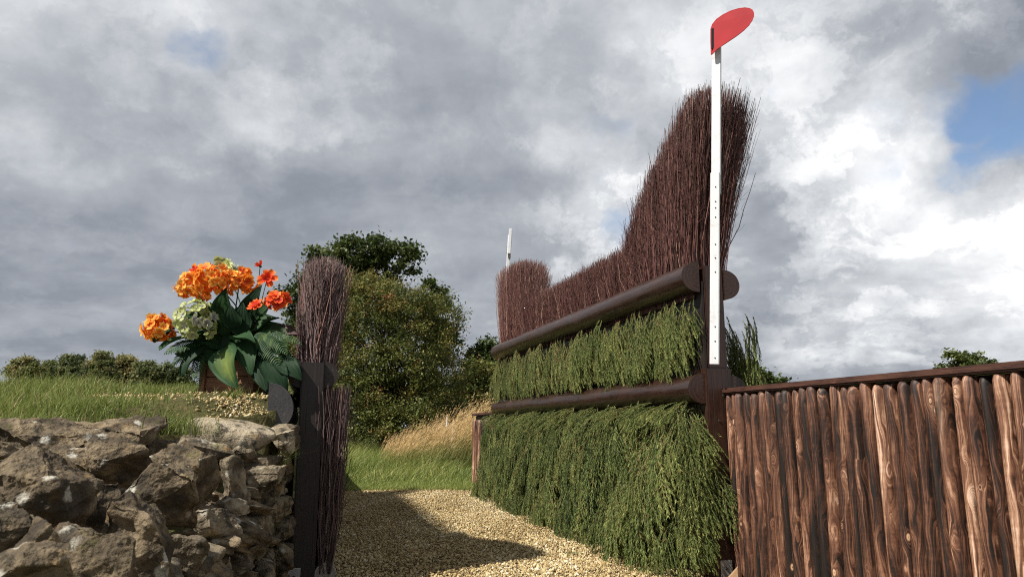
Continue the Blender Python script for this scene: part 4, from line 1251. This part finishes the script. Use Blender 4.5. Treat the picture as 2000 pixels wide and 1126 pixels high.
# ------------------------------------------------------------------ log wings
def half_round(seed, h, wdt, out):
    rs = random.Random(seed)
    bm = bmesh.new(); sides = 11; seg = 10
    rings = []
    zs = [0, .35 * h / 3] + [h * i / seg for i in range(2, seg)] + [h - .03, h - .008, h]
    for z in zs:
        e = max(0, (z - (h - .03)) / .03); sh = 1 - .22 * e ** 2
        ring = []
        for i in range(sides):
            a = math.pi * i / (sides - 1)
            k = sh * (1 + .05 * mnoise.noise(Vector((math.cos(a), math.sin(a), z * 1.3 + seed * 5))))
            bow = .006 * mnoise.noise(Vector((seed * 3, 0, z * .9)))
            ring.append(bm.verts.new((math.cos(a) * wdt / 2 * (k if 0 < i < sides - 1 else sh) + bow, -math.sin(a) * out * k, z)))
        rings.append(ring)
    for r0, r1 in zip(rings, rings[1:]):
        for i in range(sides - 1): bm.faces.new((r0[i], r0[i + 1], r1[i + 1], r1[i]))
        bm.faces.new((r0[-1], r0[0], r1[0], r1[-1]))
    bm.faces.new(rings[0]); bm.faces.new(rings[-1])
    return bm_mesh('log', bm, MATS['scorched'], True, 50)

def wing(start, direction, length, label, seed, zt, rail_out=.05, step=.086, n_max=60):
    root = empty('log_fence', start, label, 'fence')
    x = Vector(direction).normalized(); 
    nrm = zV.cross(x).normalized()
    if nrm.dot(Vector((-1, -.2, 0))) < 0: nrm = -nrm
    M0 = frame_mat(x, -nrm, zV, start)          # local -y faces the path
    rs = random.Random(seed); s = 0; i = 0
    while s < length:
        wd = step * rs.uniform(.86, 1.16)
        me = half_round(seed * 100 + i, zt - gz(start[1]) + .06 + rs.uniform(-.012, .012), wd * .90, wd * rs.uniform(.74, .95))
        o = link('log', me, root)
        o.matrix_basis = M0 @ Matrix.Translation((s + wd / 2, rs.uniform(-.006, .006), -.06)) @ Matrix.Rotation(rs.gauss(0, .006), 4, 'Y')
        s += wd; i += 1
    # backing board and cap
    def bx(name, mn, mx, mat, bev=.006):
        bm = bmesh.new(); add_box(bm, mn, mx); bmesh.ops.bevel(bm, geom=list(bm.edges), offset=bev, segments=2, affect='EDGES')
        for v in bm.verts:
            pass
        o = link(name, bm_mesh(name, bm, MATS[mat], True, 35), root); o.matrix_basis = M0; return o
    bx('backing_board', (0, .008, -.05), (s, .03, zt + .002), 'stain_black')
    bx('cap_rail', (-.01, -.075, zt + .004), (s + .02, .10, zt + .050), 'stain_cap', .012)
    for k in range(3): bx('support_post', (.1 + k * (s - .3) / 2, .032, -.05), (.2 + k * (s - .3) / 2, .13, zt - .005), 'stain_black')
    return root
wing(pix(1431, 850, 5.78) * Vector((1, 1, 0)) if False else Vector((pix(1431, 850, 5.78).x, 5.78, 0)), (.272, -.962, 0), 3.1,
     'scorched half round log fence with stained cap in the foreground', 3, 1.405)
wing(F3(FL + .45, -.06, gz(12)), U, 1.5, 'short scorched log fence beyond the far end of the brush fence', 5, 1.28)
# pale wedge of wood at the foot of the log fence
bm = bmesh.new()
vs = [bm.verts.new(p) for p in ((0, 0, 0), (.11, 0, 0), (.11, 0, .12), (0, .05, 0), (.11, .05, 0), (.11, .05, .12))]
for f in ((0, 1, 2), (3, 5, 4), (0, 3, 4, 1), (1, 4, 5, 2), (0, 2, 5, 3)): bm.faces.new([vs[i] for i in f])
bmesh.ops.bevel(bm, geom=list(bm.edges), offset=.003, segments=1, affect='EDGES')
o = link('wood_wedge', bm_mesh('wood_wedge', bm, MATS['palewood'])); p = pix(1412, 1128, 5.62); o.location = (p.x, p.y, .02); o.rotation_euler = (0, 0, -.3)
tag(o, 'small pale wooden wedge at the foot of the near post', 'wedge')

# ------------------------------------------------------------------ the low fence on the left
LL = 6.4
lowf = empty('brush_hedge', L3(0, 0, 0), 'low brush hedge with black post and half round rails seen end on', 'fence')
for a in (0, 3.1, 6.2): post('post', lowf, B0, a - .10, a + .10, -.085, .085, -.05 + gz(B0[1] + a), 1.635, 'stain_black')
local_log('rail', lowf, L3(-.07, .087, 1.545), uV, LL, .10, 'stain_black', half=wV, seed=21)
local_log('rail', lowf, L3(-.07, -.087, 1.545), uV, LL, .10, 'stain_black', half=-wV, seed=22)
local_log('bottom_rail', lowf, L3(-.05, .16, .10), uV, LL, .075, 'grey_log', seed=23)
def top_low(a, s): return np.interp(a, [-.1, .25, .8, 1.15, 5.6, 6, 6.4], [2.44, 2.49, 2.30, 1.93, 1.93, 2.4, 2.4]) - .05 * s ** 2
def v_low(a):
    wing_ = np.interp(a, [0, 1.2, 1.7, 6.4], [1, 1, 0, 0])
    return (np.full_like(a, -.04), np.full_like(a, .10), -.045 * np.ones_like(a), .13 + .03 * wing_)
brush('brush', lowf, B0, (-.02, 1.6), 5200, v_low, 1.5, top_low, 81, 'twig_grey', (.0050, .0019), 1.5, (.03, 0), .026, tint_mu=.5)
brush('brush', lowf, B0, (1.5, 6.3), 2800, v_low, 1.5, top_low, 82, 'twig_grey')
def v_skirt(a): return (np.full_like(a, .12), np.full_like(a, .20), np.full_like(a, .10), np.full_like(a, .25))
brush('brush', lowf, B0, (-.06, 6.3), 4200, v_skirt, .10, lambda a, s: np.full_like(a, 1.45), 83, 'twig_grey', (.0035, .0016), .9, (.03, 0), .026, tint_mu=.35)
rng = np.random.default_rng(84)
n = 16
zz = rng.uniform(.25, 1.0, n); a = rng.uniform(-.05, .3, n); t = np.linspace(0, 1, 6)
ln = rng.uniform(.15, .38, n)
P = (B0[None, None] + (a[:, None] + rng.normal(0, .1, (n, 1)) * t)[..., None] * U + (.2 + ln[:, None] * t * rng.uniform(.35, .6, (n, 1)))[..., None] * W + (zz[:, None] + ln[:, None] * (t * .9))[..., None] * Zv) + np.cumsum(rng.normal(0, .006, (n, 6, 3)), 1)
V, Fc = tubes(P, np.linspace(.0026, .001, 6)[None].repeat(n, 0))
o = link('stray_twig', np_mesh('stray_twig', V, Fc, MATS['twig'], {'tint': np.full(len(V), .3)}), lowf); o['kind'] = 'stuff'
bm = bmesh.new(); add_box(bm, (-.045, -.004, 0), (.045, .004, .11)); bmesh.ops.bevel(bm, geom=list(bm.edges), offset=.002, segments=1, affect='EDGES')
br = link('bracket', bm_mesh('bracket', bm, MATS['steel']), lowf); br.matrix_basis = frame_mat(wV, uV, zV, L3(-.108, -.06, .05))
b2 = link('bolt', b_me, br); b2.matrix_basis = frame_mat(wV, zV, -uV, L3(-.117, -.06, .10))

# half log kerb at the bank edge, its sawn end facing the camera
p = pix(523, 790, 5.15)
hl = local_log('half_log', None, Vector((p.x, 5.15, p.z - .02)), uV, 5.6, .175, 'tar_end', half=wV, seed=31, wob=.02)
tag(hl, 'dark grey half log edging the bank with its sawn end beside the post', 'log')

# ------------------------------------------------------------------ planter and flowers
PY = 5.62
def planter():
    c = pix(452, 764, PY)
    root = empty('planter_box', c, 'brown wooden planter box on the bank under the silk flowers', 'planter')
    wd, dp, h = .50, .26, .27
    th = .022
    rz = Matrix.Rotation(-.28, 4, 'Z')
    M = Matrix.Translation((c.x, c.y + .13, c.z - .02)) @ rz
    def bx(name, mn, mx):
        bm = bmesh.new(); add_box(bm, mn, mx); bmesh.ops.bevel(bm, geom=list(bm.edges), offset=.003, segments=1, affect='EDGES')
        o = link(name, bm_mesh(name, bm, MATS['box_wood']), root); o.matrix_basis = M; return o
    for sy in (-1, 1):
        y0 = sy * dp / 2 - th / 2
        for k in range(2): bx('board', (-wd / 2 + .055, y0, k * h / 2 + .002), (wd / 2 - .055, y0 + th, (k + 1) * h / 2 - .002))
    for sx in (-1, 1):
        x0 = sx * (wd / 2 - th / 2) - th / 2
        for k in range(2): bx('board', (x0, -dp / 2 + th, k * h / 2 + .002), (x0 + th, dp / 2 - th, (k + 1) * h / 2 - .002))
        for sy in (-1, 1): bx('corner_post', (sx * (wd / 2 - .027) - .027, sy * (dp / 2 + .005) - .02, -.01), (sx * (wd / 2 - .027) + .027, sy * (dp / 2 + .005) + .02, h + .006))
    bx('soil', (-wd / 2 + th, -dp / 2 + th, .02), (wd / 2 - th, dp / 2 - th, h - .05))
    return c
PC = planter()
SOIL = Vector((PC.x, PC.y + .13, PC.z + .2))

def petal_grid(L_, W_, cup, curl, nu=4, nv=4, base=.25):
    V, Fq, T = [], [], []
    for i in range(nu + 1):
        u = i / nu
        wd = W_ * (base + (1 - base) * math.sin(min(1, u * 1.15) * math.pi * .62)) * (1 if u < .85 else .8)
        for j in range(nv + 1):
            v = j / nv * 2 - 1
            V.append((u * L_, v * wd / 2, cup * L_ * u ** 2 + curl * L_ * v * v * .3)); T.append(.15 + .75 * u + .15 * abs(v))
    for i in range(nu):
        for j in range(nv):
            a = i * (nv + 1) + j; Fq.append((a, a + 1, a + nv + 2, a + nv + 1))
    return np.array(V), np.array(Fq), np.array(T)

def floret_mesh(name, mat, n=4, L_=.034, W_=.036, cup=.25, curl=.5, seed=0, base=.25):
    rng = np.random.default_rng(seed); parts, Ts = [], []
    for k in range(n):
        V, Fq, T = petal_grid(L_ * rng.uniform(.9, 1.1), W_ * rng.uniform(.9, 1.1), cup + rng.normal(0, .12), curl + rng.normal(0, .15), base=base)
        V = V + np.array([.002, 0, .002 * (k % 2)]); a = 2 * np.pi * k / n + rng.normal(0, .12)
        R = np.array([[math.cos(a), -math.sin(a), 0], [math.sin(a), math.cos(a), 0], [0, 0, 1]])
        parts.append((V @ R.T, Fq)); Ts.append(T)
    V, Fq = merge(parts)
    return np_mesh(name, V, Fq, MATS[mat], {'tint': np.clip(np.concatenate(Ts), 0, 1)}, True)
FLO = {k: [floret_mesh('floret', m, 4, .036, .042, .22, .45, 900 + i) for i in range(3)] for k, m in (('or', 'pet_or'), ('gr', 'pet_gr'), ('rd', 'pet_red'))}

def stem_obj(root, p0, p1, r=.005):
    t = np.linspace(0, 1, 7)[:, None]
    p0 = np.array(p0); p1 = np.array(p1)
    P = p0 + (p1 - p0) * t; P[:, 2] += .06 * np.sin(t[:, 0] * np.pi); P[:, :2] += (p0 - p1)[None, :2] * .15 * np.sin(t * np.pi)
    V, Fc = tubes(P[None], np.full((1, 7), r), 6)
    link('stem', np_mesh('stem', V, Fc, MATS['stem'], smooth=True), root)

def hydrangea(name, label, px, py, rpx, Y, kind, seed, flat=.8):
    rng = random.Random(seed)
    c = pix(px, py, Y); r = rpx * Y / FPX
    root = empty(name, SOIL, label, 'flower', 'hydrangea heads in the planter')
    stem_obj(root, SOIL + Vector((rng.uniform(-.15, .15), 0, 0)), c)
    n = int(52 * max(.6, (rpx / 38)) ** 1.6)
    ga = math.pi * (3 - 5 ** .5)
    for i in range(n):
        zc = 1 - 1.72 * (i + .5) / n; rr = math.sqrt(max(0, 1 - zc * zc)); th = ga * i
        d = Vector((rr * math.cos(th), rr * math.sin(th), zc)) + Vector([rng.gauss(0, .2) for _ in range(3)]); d.normalize()
        lump = 1 + .22 * mnoise.noise(d * 1.7 + Vector((seed * 3.1, 0, 0)))
        p = c + Vector((d.x * r, d.y * r, d.z * r * flat)) * (rng.uniform(.62, .95) * lump)
        q = d.to_track_quat('Z', 'Y') @ Quaternion((0, 0, 1), rng.uniform(0, 6.28)) @ Quaternion((1, 0, 0), rng.gauss(0, .5))
        o = link('floret', rng.choice(FLO[kind]), root)
        o.matrix_basis = Matrix.Translation(p) @ q.to_matrix().to_4x4() @ Matrix.Scale(rng.uniform(.72, 1.25), 4)
hydrangea('hydrangea', 'orange hydrangea head at the left end of the top cluster', 374, 562, 36, 5.62, 'or', 1)
hydrangea('hydrangea', 'big orange hydrangea head in the middle of the top cluster', 416, 548, 44, 5.50, 'or', 2)
hydrangea('hydrangea', 'orange hydrangea head at the right end of the top cluster', 468, 550, 34, 5.62, 'or', 3)
hydrangea('hydrangea', 'lone orange hydrangea head hanging out low on the left', 311, 642, 33, 5.55, 'or', 4)
hydrangea('hydrangea', 'pale green and mauve hydrangea head below the orange cluster', 384, 628, 44, 5.42, 'gr', 5, 1.0)
hydrangea('hydrangea', 'pale green hydrangea head peeping above the orange cluster', 436, 524, 28, 5.80, 'gr', 6)

DAISY = [floret_mesh('petal_ring', 'pet_red', 6, .072, .05, .15, .35, 950 + i, .3) for i in range(2)] + [floret_mesh('petal_ring', 'pet_red', 5, .06, .045, .75, .35, 953, .3)]
def daisy(label, px, py, rpx, Y, direc, mesh, seed):
    rng = random.Random(seed)
    c = pix(px, py, Y); root = empty('cosmos_flower', SOIL, label, 'flower', 'cosmos flowers in the planter')
    stem_obj(root, SOIL + Vector((.1, 0, 0)), c, .003)
    q = Vector(direc).to_track_quat('Z', 'Y')
    s = rpx * Y / FPX / .078
    for k in range(1 if mesh == 2 else 2):
        o = link('petal_ring', DAISY[mesh if k == 0 else (2)], root)
        o.matrix_basis = Matrix.Translation(c) @ q.to_matrix().to_4x4() @ Matrix.Rotation(seed + k, 4, 'Z') @ Matrix.Scale(s * (1 if k == 0 else .72), 4)
    bm = bmesh.new(); bmesh.ops.create_icosphere(bm, subdivisions=1, radius=.012)
    o = link('calyx', bm_mesh('calyx', bm, MATS['stem']), root); o.matrix_basis = Matrix.Translation(c - Vector(direc).normalized() * .006)
daisy('small red cosmos flower above the left of the orange cluster', 381, 528, 15, 5.7, (-.3, -.9, .5), 0, 1)
daisy('topmost red cosmos flower on a thin stem, seen from the side', 508, 519, 13, 5.6, (-.6, -.1, .9), 2, 2)
daisy('large red cosmos flower facing the camera right of the cluster', 522, 544, 21, 5.55, (.1, -.95, .25), 0, 3)
daisy('orange cosmos flower lowest of the four on the right', 500, 596, 17, 5.42, (-.3, -.8, .5), 1, 4)
hydrangea('hydrangea', 'red orange hydrangea head lowest on the right of the bouquet', 540, 588, 24, 5.45, 'rd', 9)

def big_leaf(root, base, tip, width, mat, arch=.25, face=(0, -1, .4), fold=.15, wave=.05, rib=.009, pale=.0, name='leaf'):
    base, tip, face = Vector(base), Vector(tip), Vector(face).normalized()
    x = (tip - base); L_ = x.length; x.normalize()
    n = (face - x * face.dot(x)).normalized(); y = n.cross(x)
    nu, nv = 14, 10; V, Fq, T = [], [], []
    for i in range(nu + 1):
        u = i / nu
        wd = width * (math.sin(math.pi * u ** .72) ** .75) * (1 - .25 * u) + .003
        for j in range(nv + 1):
            v = j / nv * 2 - 1
            h = arch * L_ * math.sin(math.pi * min(u, 1) ** .9) - fold * abs(v) * wd * -1 * .5 + wave * L_ * math.sin(u * 9 + (2 if v > 0 else 0)) * v * v
            h += rib * math.sin(abs(v) * 15 - u * 2.0)
            V.append(base + x * (L_ * u) + y * (v * wd / 2) + n * h)
            T.append(.35 + pale * (1 - abs(v)) * math.sin(math.pi * u) + .08 * math.sin(abs(v) * 15))
    for i in range(nu):
        for j in range(nv):
            a = i * (nv + 1) + j; Fq.append((a, a + 1, a + nv + 2, a + nv + 1))
    o = link(name, np_mesh(name, np.array([tuple(v) for v in V]), np.array(Fq), MATS[mat], {'tint': np.clip(np.array(T), 0, 1)}, True), root)
    return o
hosta = empty('hosta_plant', SOIL, 'glossy dark green silk hosta leaves spilling over the planter', 'plant')
HL = [ # base px, tip px, Y base, Y tip, width px, mat, arch, face, pale
    ((440, 676), (462, 758), 5.48, 5.32, 70, 'hosta', .12, (-.45, -.8, .35), .55),
    ((478, 665), (490, 735), 5.52, 5.36, 46, 'hosta', .10, (.2, -.9, .2), .05),
    ((455, 668), (500, 672), 5.50, 5.34, 34, 'hosta', .22, (.0, -.5, .9), .05),
    ((430, 655), (345, 612), 5.55, 5.45, 40, 'hosta', .12, (-.3, -.6, .8), .1),
    ((440, 640), (442, 560), 5.58, 5.42, 52, 'hosta', .10, (-.1, -1, .2), .12),
    ((470, 650), (512, 555), 5.60, 5.50, 44, 'darkleaf', .12, (.2, -1, .3), .0),
    ((480, 660), (545, 620), 5.62, 5.48, 46, 'hosta', .14, (.1, -.8, .7), .12),
    ((470, 655), (475, 590), 5.50, 5.45, 46, 'darkleaf', .10, (.1, -1, .0), .0),
    ((450, 650), (410, 590), 5.56, 5.48, 44, 'hosta', .10, (-.3, -.9, .3), .15),
    ((420, 665), (310, 680), 5.62, 5.50, 36, 'hosta', .16, (-.2, -.5, .9), .0),
    ((400, 670), (355, 735), 5.60, 5.48, 40, 'darkleaf', .12, (-.3, -.9, .3), .0),
    ((500, 680), (530, 730), 5.55, 5.40, 46, 'darkleaf', .10, (.3, -.9, .2), .0),
    ((510, 690), (572, 700), 5.60, 5.48, 42, 'darkleaf', .18, (.2, -.6, .8), .0),
    ((480, 650), (535, 585), 5.70, 5.60, 50, 'hosta', .12, (.2, -.9, .4), .1),
    ((420, 640), (395, 585), 5.66, 5.60, 44, 'darkleaf', .10, (-.2, -1, .2), .0),
    ((520, 700), (560, 770), 5.42, 5.34, 52, 'darkleaf', .12, (.2, -.9, .4), .0),
    ((505, 690), (520, 765), 5.48, 5.36, 50, 'darkleaf', .10, (.0, -1, .2), .0),
    ((460, 640), (450, 595), 5.45, 5.40, 40, 'darkleaf', .08, (0, -1, 0), .0),
    ((540, 700), (590, 745), 5.45, 5.36, 46, 'darkleaf', .12, (.3, -.9, .4), .0),
    ((300, 668), (342, 640), 5.55, 5.60, 30, 'darkleaf', .12, (-.4, -.7, .2), .0),
    ((470, 660), (430, 700), 5.60, 5.50, 50, 'darkleaf', .1, (0, -1, .1), .0),
    ((490, 640), (500, 600), 5.65, 5.60, 50, 'darkleaf', .1, (0, -1, .1), .0),
]
for (b, tp, Yb, Yt, wpx, mt, ar, fc, pl) in HL:
    big_leaf(hosta, pix(*b, Yb), pix(*tp, Yt), wpx * 5.5 / FPX, mt, ar, fc, pale=pl)
rl = random.Random(77)
for i in range(20):
    bx_, by_ = rl.uniform(420, 500), rl.uniform(640, 690); an = rl.uniform(-.4, 3.5); ln_ = rl.uniform(45, 80)
    tx, ty = bx_ + math.cos(an) * ln_ * 1.1, by_ - math.sin(an) * ln_ * .8 + 8
    if ty < 585 or tx < 330 or tx > 585: continue
    big_leaf(hosta, pix(bx_, by_, 5.66), pix(tx, ty, 5.60 + rl.uniform(-.08, .1)), rl.uniform(34, 56) * 5.5 / FPX, rl.choice(('darkleaf', 'darkleaf', 'hosta')), .12, (rl.uniform(-.5, .3), -1, rl.uniform(0, .6)), pale=rl.choice((0, 0, .15)))
plr = empty('purple_leaf_plant', SOIL, 'purple tipped silk leaf poking towards the brush hedge', 'plant')
big_leaf(plr, pix(535, 640, 5.55), pix(586, 655, 5.45), 24 * 5.5 / FPX, 'purple', .06, (.1, -1, .4), pale=.5)

def frond(root, b, tp, Yb, Yt, wpx, droop, seed):
    rng = np.random.default_rng(seed)
    p0 = np.array(pix(*b, Yb)); p1 = np.array(pix(*tp, Yt)); m = 24
    t = np.linspace(0, 1, m); P = p0 + (p1 - p0) * t[:, None]; P[:, 2] += droop * np.sin(t * np.pi)
    tan = np.gradient(P, axis=0); tan /= np.linalg.norm(tan, axis=1, keepdims=True)
    nrm = np.array([0, -.8, .6]); side = np.cross(tan, nrm); side /= np.linalg.norm(side, axis=1, keepdims=True)
    Wd = wpx * 5.5 / FPX / 2
    Vs, Fs, Ts, off = [], [], [], 0
    for i in range(2, m):
        ln = Wd * math.sin(math.pi * min(1, t[i] * .85 + .12)) * rng.uniform(.85, 1.1)
        for sg in (-1, 1):
            d = side[i] * sg * .85 + tan[i] * .55; d /= np.linalg.norm(d)
            w_ = np.cross(d, nrm); w_ /= np.linalg.norm(w_); ww = .0062
            c = P[i]; mid = c + d * ln * .5 + nrm * .004
            Vs.append(np.array([c - w_ * ww * .5, c + w_ * ww * .5, mid + w_ * ww, c + d * ln - nrm * .008, mid - w_ * ww]))
            Fs.append(np.array([(0, 1, 2), (0, 2, 4), (4, 2, 3)]) + off); Ts.append(np.full(5, rng.uniform(.2, .6))); off += 5
    v, f = tubes(P[None, ::3], np.full((1, len(P[::3])), .0022)); f3 = np.concatenate([f[:, [0, 1, 2]], f[:, [0, 2, 3]]])
    Vs.append(v); Fs.append(f3 + off); Ts.append(np.full(len(v), .3))
    link('frond', np_mesh('frond', np.concatenate(Vs), np.concatenate(Fs), MATS['hosta'], {'tint': np.concatenate(Ts)}), root)
fern_l = empty('fern', SOIL, 'silk fern fronds hanging at the left end of the planter', 'plant')
frond(fern_l, (400, 670), (322, 690), 5.6, 5.45, 46, .03, 1); frond(fern_l, (395, 680), (378, 742), 5.6, 5.46, 36, .02, 2); frond(fern_l, (390, 672), (335, 715), 5.62, 5.5, 36, .03, 3)
frond(fern_l, (395, 670), (388, 760), 5.62, 5.5, 34, .02, 11)
fern_r = empty('fern', SOIL, 'dark silk fern fronds arching right of the hosta leaves', 'plant')
frond(fern_r, (500, 655), (560, 690), 5.5, 5.38, 60, .06, 4); frond(fern_r, (495, 650), (545, 715), 5.48, 5.36, 60, .05, 5); frond(fern_r, (500, 650), (588, 672), 5.55, 5.42, 46, .06, 6)
frond(fern_r, (500, 620), (545, 575), 5.7, 5.6, 30, .02, 7)
